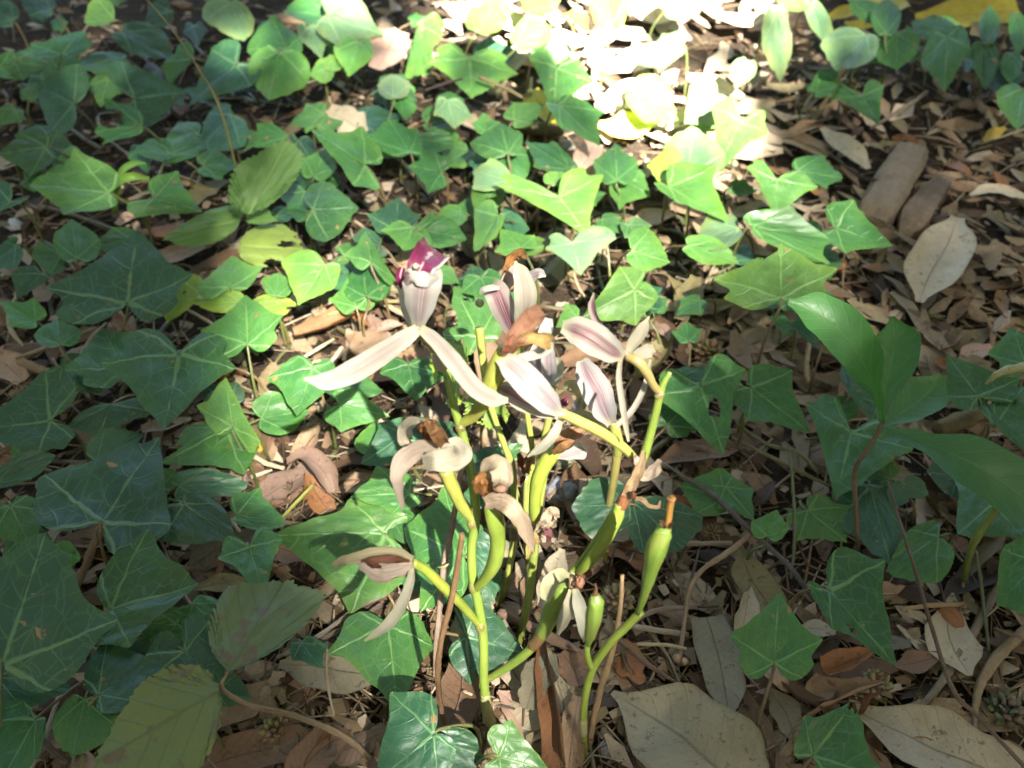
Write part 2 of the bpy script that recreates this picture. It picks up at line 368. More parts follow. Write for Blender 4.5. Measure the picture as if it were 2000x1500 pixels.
# ---------------------------------------------------------------- unseen tree overhead, its leaf gaps shaped to dapple the light
def inpoly(x, y, P):
    c = False; j = len(P) - 1
    for i in range(len(P)):
        if (P[i][1] > y) != (P[j][1] > y) and x < (P[j][0] - P[i][0]) * (y - P[i][1]) / (P[j][1] - P[i][1]) + P[i][0]: c = not c
        j = i
    return c
OPEN_FRONT = .78
GAPS = [  # (openness, outline on the ground as seen in the photo)
 (1.0, [(840, -260), (1640, -260), (1600, 0), (1530, 55), (1400, 50), (1300, 60), (1430, 90), (1480, 190), (1500, 250), (1450, 310), (1290, 300), (1190, 280), (1110, 225), (1080, 150), (960, 125), (920, 80), (840, 70)]),
 (.95, [(175, -5), (225, 0), (225, 50), (170, 55)]), (.95, [(188, 140), (222, 150), (225, 195), (190, 190)]),
 (.95, [(440, 85), (500, 70), (510, 130), (450, 130)]), (.95, [(600, 10), (720, 0), (735, 60), (660, 70), (600, 60)]), (.95, [(770, 30), (860, 40), (860, 140), (790, 150)]),
 (.95, [(1490, 20), (1550, 20), (1560, 150), (1500, 150)]), (.3, [(1600, 60), (1660, 60), (1660, 110), (1610, 110)]),
 (.95, [(700, 30), (770, 30), (760, 75), (700, 70)]),
 (.33, [(1060, 430), (1190, 420), (1310, 450), (1310, 530), (1180, 570), (1060, 540)]), (.33, [(1340, 250), (1500, 240), (1500, 420), (1340, 430)]),
 (.2, [(900, 300), (1480, 300), (1640, 380), (1700, 460), (1620, 560), (1420, 600), (1320, 640), (1260, 560), (900, 500)]),
 (.2, [(470, 460), (900, 440), (1280, 480), (1330, 600), (1330, 700), (1280, 870), (1200, 1000), (1080, 1120), (1080, 1400), (1075, 1560), (720, 1560), (730, 1390), (660, 1340), (650, 1200), (690, 1120), (610, 1090), (560, 1000), (430, 930), (400, 850), (440, 760), (390, 660)]),
 (.12, [(540, 90), (1040, 100), (1120, 260), (1060, 330), (900, 420), (500, 470), (440, 330), (470, 200)]),
 (.10, [(40, 280), (420, 280), (420, 460), (60, 450)]), (.12, [(60, 50), (190, 60), (190, 110), (60, 115)]), (.10, [(1480, 200), (1640, 240), (1640, 400), (1500, 330)]), (.17, [(1150, 1230), (1290, 1230), (1270, 1360), (1160, 1380)]),
 (.085, [(1480, -40), (2100, -40), (2100, 620), (1760, 700), (1650, 560), (1480, 420)]), (.06, [(-90, 40), (500, 40), (470, 700), (330, 900), (-90, 960)])]
def build_canopy():
    rnd = random.Random(5)
    org = SUNV * (4.6 / SUNV.z)
    root = empty('unseen_shade_tree', (4.3, -4.4, 0), 'unseen leafy tree behind the viewer, crown gaps shaped to cast the sun patches', 'tree')
    a_ = SUNV.cross(Vector((0, 0, 1))).normalized(); b_ = SUNV.cross(a_)
    m = MB()
    def leaf(gx, gy, size, lift):
        p = Vector((gx, gy, .03)) + org * (1 + lift)
        th = rnd.random() * 6.28; u = a_ * math.cos(th) + b_ * math.sin(th); v = b_ * math.cos(th) - a_ * math.sin(th)
        t = SUNV * (rnd.uniform(-.5, .5) * size)
        m.add([p - u * size + t, p - v * size * .75, p + u * size - t, p + v * size * .75], [(0, 1, 2, 3)])
    step = .0085
    x = -1.0
    while x < 1.0:
        y = -.05
        while y < 1.75:
            px, py = px_of(Vector((x, y, .03)))
            px += 28 * noise.noise(Vector((x * 22, y * 22, 9))); py += 22 * noise.noise(Vector((x * 22, y * 22, 19)))
            T = 0.012
            for o, P in GAPS:
                if inpoly(px, py, P): T = o; break
            if T < .1 and noise.noise(Vector((x * 16, y * 16, 33))) > .36: T = .05
            v_ = (math.floor(x / step + .5) * .7548777 + math.floor(y / step + .5) * .5698403 + .3 * rnd.random()) % 1.0
            if .05 < T < .6: T *= 1 + 1.1 * noise.noise(Vector((x * 30, y * 30, 57)))
            if v_ > T:
                leaf(x + rnd.uniform(-.004, .004), y + rnd.uniform(-.004, .004), step * (1.5 if T < .1 else .86), rnd.uniform(-.05, .05))
            y += step
        x += step
    for i in range(5200):   # the outer crown
        gx, gy = rnd.uniform(-2.6, 2.6), rnd.uniform(-1.6, 3.4)
        if -1.02 < gx < 1.02 and -.08 < gy < 1.78: continue
        leaf(gx, gy, rnd.uniform(.05, .08), rnd.uniform(-.06, .06))
    for i in range(13000):   # the wider crowns of the wood
        r = 9 * math.sqrt(rnd.random()); th = rnd.random() * 6.283; z = rnd.uniform(4.3, 6.2); p = Vector((1.5 + r * math.cos(th), -1.5 + r * math.sin(th), z))
        g = p - SUNV * ((z - .03) / SUNV.z)
        if -1.25 < g.x < 1.25 and -.3 < g.y < 2.0: continue
        if p.y > 2.5 and abs(p.x) < p.y * .6 and rnd.random() < OPEN_FRONT: continue
        s_ = rnd.uniform(.12, .24); u = Vector((rnd.gauss(0, 1), rnd.gauss(0, 1), rnd.gauss(0, .5))).normalized(); v = u.cross(Vector((rnd.gauss(0, .4), rnd.gauss(0, .4), 1))).normalized()
        m.add([p - u * s_, p - v * s_ * .7, p + u * s_, p + v * s_ * .7], [(0, 1, 2, 3)])
    for i in range(9000):   # unseen low boughs and brush added to cut side light, open towards the front
        th = rnd.random() * 6.283; r = rnd.uniform(7.5, 11); p = Vector((r * math.cos(th), r * math.sin(th), rnd.uniform(.1, 5.2)))
        if abs(p.x) < p.y * .5 and rnd.random() < .88: continue
        g = p - SUNV * ((p.z - .03) / SUNV.z)
        if -1.3 < g.x < 1.3 and -.4 < g.y < 2.1: continue
        s_ = rnd.uniform(.15, .32); u = Vector((rnd.gauss(0, 1), rnd.gauss(0, 1), rnd.gauss(0, 1))).normalized(); v = u.cross(p.normalized() + Vector((0, rnd.gauss(0, .4), rnd.gauss(0, .4)))).normalized()
        m.add([p - u * s_, p - v * s_ * .7, p + u * s_, p + v * s_ * .7], [(0, 1, 2, 3)])
    tag(obj('crown', m, CANOPY, root), kind='stuff')
    t = MB(); t.tube([Vector((4.3, -4.4, -.1)), Vector((4.33, -4.3, 1.6)), Vector((4.2, -4.2, 3.4)), Vector((4.1, -4.0, 4.9))], [.17, .13, .1, .05], 12, wob=.2)
    obj('trunk', t, BARK, root, (.16, .12, .09))
    for e in ((3.0, -3.0, 4.7), (3.1, -3.7, 4.8), (5.6, -2.6, 4.75), (5.2, -5.4, 4.8), (2.4, -4.5, 4.8)):
        t = MB(); t.tube([Vector((4.2, -4.2, 3.2)), Vector(((4.2 + e[0]) / 2, (-4.2 + e[1]) / 2, 4.4)), Vector(e)], [.05, .035, .012], 8, wob=.2)
        obj('branch', t, BARK, root, (.16, .12, .09))
build_canopy()
# ---------------------------------------------------------------- litter: crumbs, then single dry leaves
def build_crumbs():
    rnd = random.Random(3); m = MB()
    for i in range(8500):
        py = rnd.random() ** 1.0 * 1620 - 60; px = rnd.uniform(-80, 2080)
        p = ground(px, py); sc = depth(p) / .62
        k = rnd.random(); L = rnd.uniform(.003, .011) * (1 + .5 * (k < .12)); th = rnd.random() * 6.28
        d = Vector((math.cos(th), math.sin(th), rnd.uniform(-.35, .35))); s = Vector((-math.sin(th), math.cos(th), rnd.uniform(-.5, .5)))
        p = p + Vector((0, 0, rnd.uniform(.001, .006))); c = rnd.random()
        if k < .55:      # needle or stalk fragment
            w_ = rnd.uniform(.0003, .0008); L *= 1.8; up = d.cross(s).normalized() * w_
            q = [p - d * L - s * w_, p - d * L + s * w_, p - d * L + up, p + d * L - s * w_, p + d * L + s * w_, p + d * L + up]
            m.add(q, [(0, 1, 4, 3), (1, 2, 5, 4), (2, 0, 3, 5)], [(c, 0)] * 6)
        else:            # torn leaf scrap, bent across the middle
            L *= .75; w_ = L * rnd.uniform(.3, .8); b = Vector((0, 0, L * rnd.uniform(-.1, .45))); j = lambda: rnd.uniform(.5, 1.2)
            q = [p - d * L * j() - s * w_ * .6, p - d * L * .8 * j() + s * w_ * j(), p + b - s * w_ * j(), p + b + s * w_ * j(), p + d * L * j() - s * w_ * .5 * j(), p + d * L * .8 * j() + s * w_ * j()]
            m.add(q, [(0, 1, 3, 2), (2, 3, 5, 4)], [(c, 0)] * 6)
    o = tag(obj('leaf_litter', m, CRUMB, origin=(0, 0, 0)), kind='stuff')
    o['label'] = 'fine crumbled leaf litter, needles and scraps over the soil'
build_crumbs()
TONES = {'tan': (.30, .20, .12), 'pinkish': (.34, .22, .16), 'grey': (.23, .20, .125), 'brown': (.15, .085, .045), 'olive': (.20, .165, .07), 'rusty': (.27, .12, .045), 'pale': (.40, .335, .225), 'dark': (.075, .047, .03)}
LEAFSHAPES = []
def leaf_shape(k):
    rnd = random.Random(100 + k); random.seed(200 + k)
    L = 1.0; bend = rnd.uniform(-.25, .3); side = rnd.uniform(-.15, .15)
    pts = [Vector((-.5, 0, bend * .3)), Vector((-.25, side * .6, 0)), Vector((0, side, -bend * .12)), Vector((.25, side * .7, 0)), Vector((.5, 0, bend * .35))]
    wd = rnd.choice([.14, .17, .2, .24])
    pr = rnd.choice([[.08, .7, 1, .8, .05], [.1, .9, 1, .6, .04], [.25, .8, .95, .9, .5], [.05, .5, .9, 1, .1]])
    m = MB(); m.strip(pts, [p * wd for p in pr], (0, 0, 1), cup=rnd.choice([.25, .5, .8, -.3, -.6, 1.0]), n=12, nc=5, wave=rnd.uniform(.2, .6), tear=rnd.choice([.1, .3, .6]), crumple=rnd.uniform(.05, .3))
    return m.mesh('dry_leaf', DRY, Vector((0, 0, 0)))
LEAFSHAPES = [leaf_shape(k) for k in range(24)]
random.seed(12)
ZONES = [((100, 60), 'at the top left behind the dark ivy'), ((560, 180), 'under the upper left ivy'), ((1000, 230), 'near the blazing sun patch'), ((1300, 120), 'in the blazing sun patch at the top'),
 ((1560, 250), 'right of the blazing sun patch'), ((1850, 230), 'at the upper right below the blurred ivy'), ((1880, 420), 'right of the weathered wood chunk'), ((1560, 420), 'left of the weathered wood chunk'),
 ((60, 480), 'at the left edge beside pale pointed ivy'), ((120, 700), 'among bare sticks at the left'), ((420, 420), 'around the tall thin herb stem'), ((600, 660), 'on the sunlit litter left of the purple lipped flower'),
 ((570, 900), 'in the sunlit hollow left of the withered flowers'), ((760, 600), 'just behind the purple lipped flower'), ((1120, 700), 'behind the orchid flowers'), ((1000, 900), 'between the orchid stalks'),
 ((1380, 620), 'right of the orchid flowers'), ((1850, 560), 'around the large pale leaf at the right'), ((1400, 950), 'right of the orchid stalks in shade'), ((1560, 950), 'left of the glossy sapling'),
 ((1850, 1150), 'below the glossy sapling at the right edge'), ((1250, 1230), 'beside the green seed pods'), ((1550, 1370), 'under the star shaped ivy at the lower right'), ((1850, 1350), 'among roots at the bottom right corner'),
 ((480, 1150), 'between ivy leaves at the lower left'), ((620, 1420), 'at the bottom edge left of the orchid stalk'), ((1060, 1380), 'at the foot of the orchid stalks'), ((300, 1120), 'in the dark gap at the lower left'), ((1350, 1320), 'beside the big grey leaf at the bottom')]
def zone(px, py): return min(ZONES, key=lambda z: (z[0][0] - px) ** 2 + (z[0][1] - py) ** 2)[1]
def scatter_leaves():
    rnd = random.Random(21); cnt = 0; used = {}
    while cnt < 250:
        py = rnd.uniform(-40, 1520); px = rnd.uniform(-40, 2040)
        right = px > 1350 and py < 1000
        if not right and rnd.random() < .42: continue
        p = ground(px, py); L = rnd.choice([rnd.uniform(.016, .03), rnd.uniform(.028, .055)]); tone = rnd.choice(['tan', 'tan', 'pinkish', 'grey', 'brown', 'olive', 'rusty', 'pale', 'brown', 'dark', 'tan'])
        k = rnd.randrange(24)
        sz = 'small' if L < .022 else 'medium' if L < .03 else 'long' if L < .042 else 'large'
        cu = ['curled', 'torn', 'flat', 'twisted'][k % 4]; lab = f'{sz} {cu} {tone} dry leaf lying {zone(px, py)}'
        if lab in used: continue
        used[lab] = 1
        o = bpy.data.objects.new('dry_leaf', LEAFSHAPES[k]); COL.objects.link(o)
        o.location = p + Vector((0, 0, rnd.uniform(.004, .012))); o.rotation_euler = (rnd.gauss(0, .3), rnd.gauss(0, .25), rnd.random() * 6.28)
        if rnd.random() < .15: o.rotation_euler.x += math.pi
        o.scale = (L, L * rnd.uniform(.8, 1.4), L)
        c = TONES[tone]; j = rnd.uniform(.5, 1.05); o.color = (c[0] * j, c[1] * j, c[2] * j, 1)
        tag(o, lab, 'dry leaf', 'dry leaves littering the forest floor'); cnt += 1
    m = MB()        # the many smaller ones beneath
    for i in range(480):
        py = rnd.uniform(-50, 1560); px = rnd.uniform(-60, 2060); p = ground(px, py, rnd.uniform(.001, .007)); L = rnd.uniform(.008, .024)
        th = rnd.random() * 6.28; T = Vector((math.cos(th), math.sin(th), 0)); c = rnd.random(); n0 = len(m.v)
        N_ = Vector((rnd.gauss(0, .35), rnd.gauss(0, .35), 1)); b = Vector((0, 0, L * rnd.uniform(-.15, .25)))
        m.strip([p - T * L + b, p, p + T * L + b], [L * .08, L * rnd.uniform(.28, .5), L * rnd.choice([.05, .2])], N_, cup=rnd.uniform(-.5, .8), n=5, nc=2, wave=.3)
        for q in range(n0, len(m.v)): m.uv[q] = (c, 0)
    for i in range(420):
        px, py = rnd.uniform(1380, 2060), rnd.uniform(150, 900); p = ground(px, py, rnd.uniform(.003, .010)); L = rnd.uniform(.008, .02); th = rnd.random() * 6.28; T = Vector((math.cos(th), math.sin(th), 0)); n0 = len(m.v); b = Vector((0, 0, L * rnd.uniform(-.15, .25)))
        m.strip([p - T * L + b, p, p + T * L + b], [L * .08, L * rnd.uniform(.25, .45), L * .1], Vector((rnd.gauss(0, .35), rnd.gauss(-.1, .35), 1)), cup=rnd.uniform(-.5, .8), n=5, nc=2, wave=.3)
        c = rnd.choice([rnd.uniform(.35, .55), rnd.uniform(.62, .82)])
        for q in range(n0, len(m.v)): m.uv[q] = (c, 0)
    for i in range(170):  # pale scraps added only inside the sun patch, imitating its glare
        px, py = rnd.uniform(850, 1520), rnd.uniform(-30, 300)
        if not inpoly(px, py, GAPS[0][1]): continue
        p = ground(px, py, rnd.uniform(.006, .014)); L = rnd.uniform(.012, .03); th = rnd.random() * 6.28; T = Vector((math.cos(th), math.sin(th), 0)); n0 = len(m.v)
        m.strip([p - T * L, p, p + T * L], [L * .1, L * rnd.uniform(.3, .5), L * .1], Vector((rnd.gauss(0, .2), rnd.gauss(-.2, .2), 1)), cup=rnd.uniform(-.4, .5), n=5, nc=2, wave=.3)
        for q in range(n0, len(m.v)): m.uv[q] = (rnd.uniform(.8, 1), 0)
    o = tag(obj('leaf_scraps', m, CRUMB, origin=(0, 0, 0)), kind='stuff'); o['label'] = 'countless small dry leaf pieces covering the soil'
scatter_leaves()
def dry(pts, hw, tone, label, cup=.2, wave=.25, tilt=(0, 0), lift=.008, tear=.1, n=18, nc=8, k=1.0, crumple=.06, arch=0.0):
    P = []
    for i, (x, y) in enumerate(pts):
        t = i / (len(pts) - 1); q = ground(x, y); h = max(lift + arch * math.sin(math.pi * t), .003); P.append(G(x, y, q.z + h))
    N_ = Vector((tilt[0], tilt[1], 1)).normalized()
    mpx = depth(P[len(P) // 2]) / FPX
    m = MB(); m.strip(P, [h * mpx for h in hw], N_, cup=cup, n=n, nc=nc, wave=wave, tear=tear, crumple=crumple)
    c = TONES[tone]; o = obj('dry_leaf', m, DRY, None, tuple(v * k for v in c))
    tag(o, label, 'dry leaf', 'dry leaves littering the forest floor'); return o
dry([(1500, 1600), (1400, 1500), (1310, 1425), (1195, 1352)], [40, 108, 100, 6], 'grey', 'biggest grey tan leathery leaf lying flat at the bottom right of centre', cup=.22, wave=.3, k=1.0, tear=.08, arch=.010)
dry([(2090, 1560), (1940, 1510), (1800, 1450), (1665, 1385)], [30, 62, 75, 14], 'pale', 'long pale leaf with brown patch in the bottom right corner', cup=.35, wave=.4, arch=.008, k=.85, crumple=.14)
dry([(1443, 1063), (1465, 1125), (1500, 1180), (1520, 1215)], [6, 38, 38, 6], 'olive', 'olive brown boat shaped leaf above the star shaped ivy leaf', tear=0, k=.8)
dry([(1380, 1205), (1400, 1270), (1415, 1340), (1425, 1415)], [38, 46, 40, 5], 'grey', 'upright grey leaf touching the tip of the biggest grey leaf', lift=.014, k=.8)
dry([(545, 1298), (610, 1300), (680, 1312), (745, 1318)], [8, 50, 52, 20], 'grey', 'spotted grey oval leaf below the sunlit pointed ivy leaf', tear=0, k=.9)
dry([(378, 1152), (430, 1140), (480, 1148), (512, 1165)], [4, 22, 20, 4], 'olive', 'olive yellow leaf under the arrow shaped ivy leaf at lower left', tear=0, lift=.012)
dry([(402, 1070), (405, 1105), (400, 1150)], [22, 34, 10], 'brown', 'brown leaf with dark midrib behind the olive yellow leaf at lower left', k=1.2)
dry([(350, 1520), (450, 1480), (560, 1455), (640, 1432)], [12, 44, 40, 8], 'brown', 'big brown leaf at the bottom edge under the twig with serrated leaves', k=1.1)
dry([(560, 1540), (600, 1490), (645, 1450), (690, 1440)], [20, 40, 40, 8], 'brown', 'second brown leaf overlapping the big brown one at the bottom edge', lift=.013, k=1.3)
dry([(1870, 425), (1850, 480), (1815, 540), (1795, 590)], [14, 52, 54, 8], 'pale', 'large pale grey leaf with a dark spot right of the wood chunk', lift=.02, tear=.1, k=1.05, cup=.3, wave=.35)
dry([(1605, 250), (1635, 275), (1665, 300), (1695, 330)], [8, 26, 28, 8], 'pale', 'pale oval leaf left above the wood chunk', tear=0, lift=.012)
dry([(1490, 255), (1540, 270), (1580, 285), (1615, 305)], [8, 26, 28, 14], 'tan', 'sunlit tan leaf at the right rim of the blazing sun patch', k=1.2)
dry([(640, 215), (670, 232), (690, 245), (712, 262)], [16, 30, 34, 12], 'pale', 'pale notched leaf among the ivy at upper centre left', lift=.03, tear=.5, tilt=(0, -.7))
dry([(735, 135), (750, 110), (765, 85), (785, 62)], [16, 38, 38, 16], 'pinkish', 'pinkish brown leaf with dark dots among ivy near the top', lift=.04, tilt=(0, -.9), k=1.1)
dry([(1895, 382), (1930, 370), (1970, 376), (2010, 388)], [5, 16, 18, 8], 'pale', 'pale slim leaf at the right edge beyond the wood chunk', lift=.015)
dry([(1310, 985), (1350, 985), (1400, 990), (1450, 998)], [5, 24, 26, 4], 'pale', 'pale leaf behind the tallest green seed pod', k=.8)
dry([(1098, 1072), (1085, 1110), (1068, 1150), (1055, 1185)], [6, 24, 22, 6], 'pale', 'upright pale tan leaf between the orchid stalks', lift=.02, tilt=(0, -.8), tear=0, k=.8)
dry([(972, 1350), (1005, 1375), (1035, 1410), (1058, 1448)], [4, 32, 40, 22], 'pinkish', 'smooth pinkish triangular leaf at the foot of the orchid stalks', tear=0)
dry([(1080, 1275), (1060, 1310), (1040, 1345), (1028, 1385)], [10, 36, 32, 14], 'grey', 'grey brown torn leaf between the two orchid stalk bases', lift=.02, tear=.5, k=.6)
dry([(1095, 1275), (1120, 1305), (1130, 1340)], [10, 34, 16], 'brown', 'brown cupped leaf right of the grey brown torn leaf', lift=.014, k=1.3)
dry([(1185, 1262), (1215, 1280), (1235, 1310), (1255, 1335)], [12, 36, 30, 8], 'rusty', 'orange brown torn leaf behind the right seed stalk', tear=.6, k=.85)
dry([(1062, 1250), (1068, 1310), (1085, 1400), (1095, 1500)], [8, 16, 22, 26], 'rusty', 'long curled rusty leaf standing at the bottom centre', k=.55, lift=.02, cup=1.2, wave=.6, tilt=(-.6, 0), n=26)
dry([(1130, 1360), (1120, 1420), (1110, 1500)], [12, 24, 28], 'tan', 'crinkled tan leaf left of the right orchid stalk base', cup=.8, wave=.8, lift=.012, k=1.1)
dry([(1608, 1310), (1640, 1300), (1675, 1285), (1715, 1265)], [22, 24, 16, 4], 'rusty', 'ribbed orange tan leaf right of the star shaped ivy leaf', cup=1.0, lift=.018, k=.95, tear=.2)
dry([(1570, 1370), (1600, 1350), (1640, 1335)], [10, 28, 14], 'tan', 'curled tan leaf beside the brown cone at lower right', cup=.7, tear=.4)
dry([(1500, 1345), (1530, 1385), (1545, 1420), (1555, 1455)], [8, 32, 26, 6], 'grey', 'grey brown leaf under the star shaped ivy leaf', k=.8)
dry([(1790, 1370), (1830, 1395), (1870, 1420), (1900, 1460)], [8, 34, 34, 10], 'tan', 'orange tan leaf with dark blotches at the bottom right', tear=.3)
dry([(1560, 1230), (1595, 1228), (1632, 1235)], [8, 20, 8], 'pale', 'speckled pale leaf right of the star shaped ivy tip', tear=0, k=.8)
dry([(1748, 1300), (1785, 1295), (1835, 1280)], [6, 26, 10], 'brown', 'reddish brown leaf under the drooping ivy tip at right', k=1.1)
dry([(-15, 700), (15, 715), (45, 745)], [24, 34, 16], 'tan', 'smooth tan leaf at the left edge', tear=0, k=1.1)
dry([(640, 955), (690, 945), (745, 935)], [12, 26, 12], 'tan', 'dull tan leaf left of the drooping withered petal', k=.9)
dry([(495, 990), (540, 955), (590, 930), (600, 900)], [14, 36, 34, 10], 'pinkish', 'lacy skeleton leaf in the sunlit hollow', tear=.8, wave=.6, k=.62)
dry([(560, 905), (600, 893), (635, 925), (650, 960)], [10, 20, 22, 12], 'pinkish', 'arched sunlit leaf over the lacy skeleton leaf', cup=.7, lift=.018, arch=.008, k=.6)
dry([(470, 880), (490, 905), (510, 950)], [10, 22, 12], 'brown', 'crumpled dark brown leaf beside the lacy skeleton leaf', wave=.9, crumple=.5, k=1.2)
dry([(575, 655), (620, 645), (665, 625), (700, 608)], [12, 18, 20, 10], 'rusty', 'curled orange leaf on the sunlit litter', cup=1.0, lift=.016, k=.8)
dry([(690, 690), (720, 672), (760, 660)], [18, 34, 22], 'tan', 'sunlit tan leaf under the left petal of the purple lipped flower', k=.8)
dry([(720, 615), (735, 640), (750, 670)], [6, 18, 12], 'pinkish', 'narrow pinkish leaf behind the left petal of the purple lipped flower', k=.8)
dry([(1120, 345), (1145, 315), (1160, 280)], [10, 28, 20], 'pinkish', 'pinkish leaf below the blazing sun patch', lift=.03, tilt=(0, -.7), k=1.2)
dry([(1240, 440), (1275, 425), (1312, 415)], [14, 28, 12], 'tan', 'sunlit tan leaf left of the whitened ivy leaf', k=1.3)
dry([(1285, 905), (1340, 885), (1400, 878), (1455, 870)], [8, 28, 28, 8], 'brown', 'broad brown leaf under the notched ivy right of the orchid', k=1.2)
dry([(1450, 925), (1485, 945), (1515, 985)], [6, 24, 6], 'brown', 'small brown leaf above the dark crossing twig', k=1.2, tear=0)
dry([(1425, 690), (1480, 668), (1555, 645)], [14, 34, 10], 'tan', 'tan leaf under the stem of the bright five lobed ivy leaf', k=.9)
dry([(1330, 625), (1345, 580), (1360, 540)], [14, 28, 12], 'olive', 'olive leaf standing between bright ivy leaves right of the flowers', lift=.02)
dry([(1360, 615), (1395, 600), (1440, 590)], [6, 20, 8], 'olive', 'second olive leaf right of the standing one', k=1.1)
dry([(1080, 715), (1130, 700), (1190, 680)], [8, 26, 24], 'brown', 'brown leaf glimpsed behind the orchid flowers', k=1.3)
dry([(1040, 945), (1015, 915), (990, 880)], [30, 36, 20], 'tan', 'dull tan leaf between the orchid stalks at mid height', k=.7)
dry([(930, 905), (945, 880), (955, 855)], [14, 20, 12], 'tan', 'small tan leaf left of the dull tan leaf between stalks', k=.8)
dry([(680, 745), (760, 720), (850, 690)], [20, 34, 16], 'brown', 'rusty brown leaf below the purple lipped flower', k=1.3)
dry([(770, 500), (800, 520), (840, 535)], [20, 26, 12], 'tan', 'tan leaf half hidden by the purple lip', k=1.2)
dry([(905, 440), (930, 490), (950, 540)], [8, 16, 12], 'olive', 'dark curled leaf behind the purple lip', cup=1.1, k=.7)
dry([(285, 520), (340, 500), (400, 480)], [14, 28, 12], 'tan', 'tan leaf between the five lobed dark ivy and the herb', k=1.0)
dry([(230, 440), (250, 425), (280, 420)], [10, 16, 8], 'pinkish', 'small pinkish leaf under the pale pointed ivy', k=1.2)
dry([(375, 400), (400, 375), (440, 350)], [16, 28, 14], 'olive', 'shaded brown leaf behind the herb stem', k=.9)
dry([(1500, 330), (1560, 350), (1600, 380)], [8, 12, 8], 'rusty', 'narrow rusty leaf beside the upper right ivy', k=1.4)
dry([(1740, 570), (1775, 600), (1795, 640)], [6, 14, 6], 'pale', 'slim pale leaf below the large pale grey leaf')
dry([(1875, 720), (1900, 690), (1940, 680)], [8, 22, 12], 'pinkish', 'pinkish leaf behind ivy at the right edge', k=1.1)
dry([(1370, 25), (1400, 30), (1440, 40)], [6, 16, 8], 'tan', 'light tan leaf at the top', k=1.2)
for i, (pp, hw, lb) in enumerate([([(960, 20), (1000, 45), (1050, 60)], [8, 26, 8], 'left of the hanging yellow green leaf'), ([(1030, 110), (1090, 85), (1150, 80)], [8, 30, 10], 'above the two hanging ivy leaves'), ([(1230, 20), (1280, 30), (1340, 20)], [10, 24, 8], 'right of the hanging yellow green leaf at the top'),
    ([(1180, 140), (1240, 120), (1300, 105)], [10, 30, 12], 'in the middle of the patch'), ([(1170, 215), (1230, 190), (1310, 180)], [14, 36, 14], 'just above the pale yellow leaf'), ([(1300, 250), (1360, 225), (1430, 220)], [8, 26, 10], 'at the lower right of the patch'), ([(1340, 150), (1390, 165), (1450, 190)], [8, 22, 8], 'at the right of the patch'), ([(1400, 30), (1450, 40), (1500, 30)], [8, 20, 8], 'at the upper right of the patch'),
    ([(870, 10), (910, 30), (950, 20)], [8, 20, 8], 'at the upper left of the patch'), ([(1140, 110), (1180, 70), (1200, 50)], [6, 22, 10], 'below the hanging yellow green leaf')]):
    dry(pp, hw, 'pale', 'leaf coloured pale as sun glare ' + lb.replace('of the patch', 'of the blazing sun patch'), lift=.02, k=1.45, tilt=(0, -.4))  # extra leaves coloured pale to stand in for the patch's glare
YEL = []
def yleaf(pts, hw, label, lift=.02, c=(.36, .30, .03), tilt=(0, -.4)):
    P = [G(x, y, lift) for x, y in pts]; mpx = depth(P[len(P) // 2]) / FPX; m = MB()
    m.strip(P, [h * mpx for h in hw], Vector((tilt[0], tilt[1], 1)), cup=.3, wave=.2, n=16, nc=6)
    tag(obj('yellow_leaf', m, DRY, None, c), label, 'yellow leaf', 'fallen yellow leaves')
yleaf([(470, 850), (490, 862), (512, 880)], [8, 18, 6], 'small bright yellow curled leaf left of the lacy leaf', lift=.012, c=(.5, .32, .04))
yleaf([(1040, 175), (1055, 205), (1080, 245)], [12, 28, 8], 'yellow leaf at the lower left rim of the sun patch', c=(.42, .36, .03))
yleaf([(1170, 245), (1220, 250), (1290, 232)], [10, 34, 12], 'pale yellow leaf at the lower rim of the sun patch', c=(.62, .55, .12))
yleaf([(1110, 25), (1130, 40), (1140, 60)], [10, 18, 8], 'small yellow leaf in the sun patch near the top', c=(.4, .32, .03))
yleaf([(1620, 35), (1650, 25), (1680, 15)], [8, 16, 12], 'pale yellow round leaf left of blurred ivy at the top right')
yleaf([(1650, 45), (1680, 50), (1710, 48)], [4, 12, 6], 'yellow leaf below the round one at the top right')
yleaf([(1790, 40), (1880, 30), (1990, 20)], [14, 36, 40], 'broad yellow leaf at the top right corner', lift=.012)
yleaf([(1660, -10), (1720, 5), (1770, 0)], [20, 40, 20], 'pale yellow leaf at the top behind blurred ivy', c=(.4, .36, .1), lift=.012)
yleaf([(1920, 275), (1940, 262), (1965, 250)], [4, 12, 4], 'tiny yellow leaf at the upper right', lift=.012, c=(.4, .28, .03))
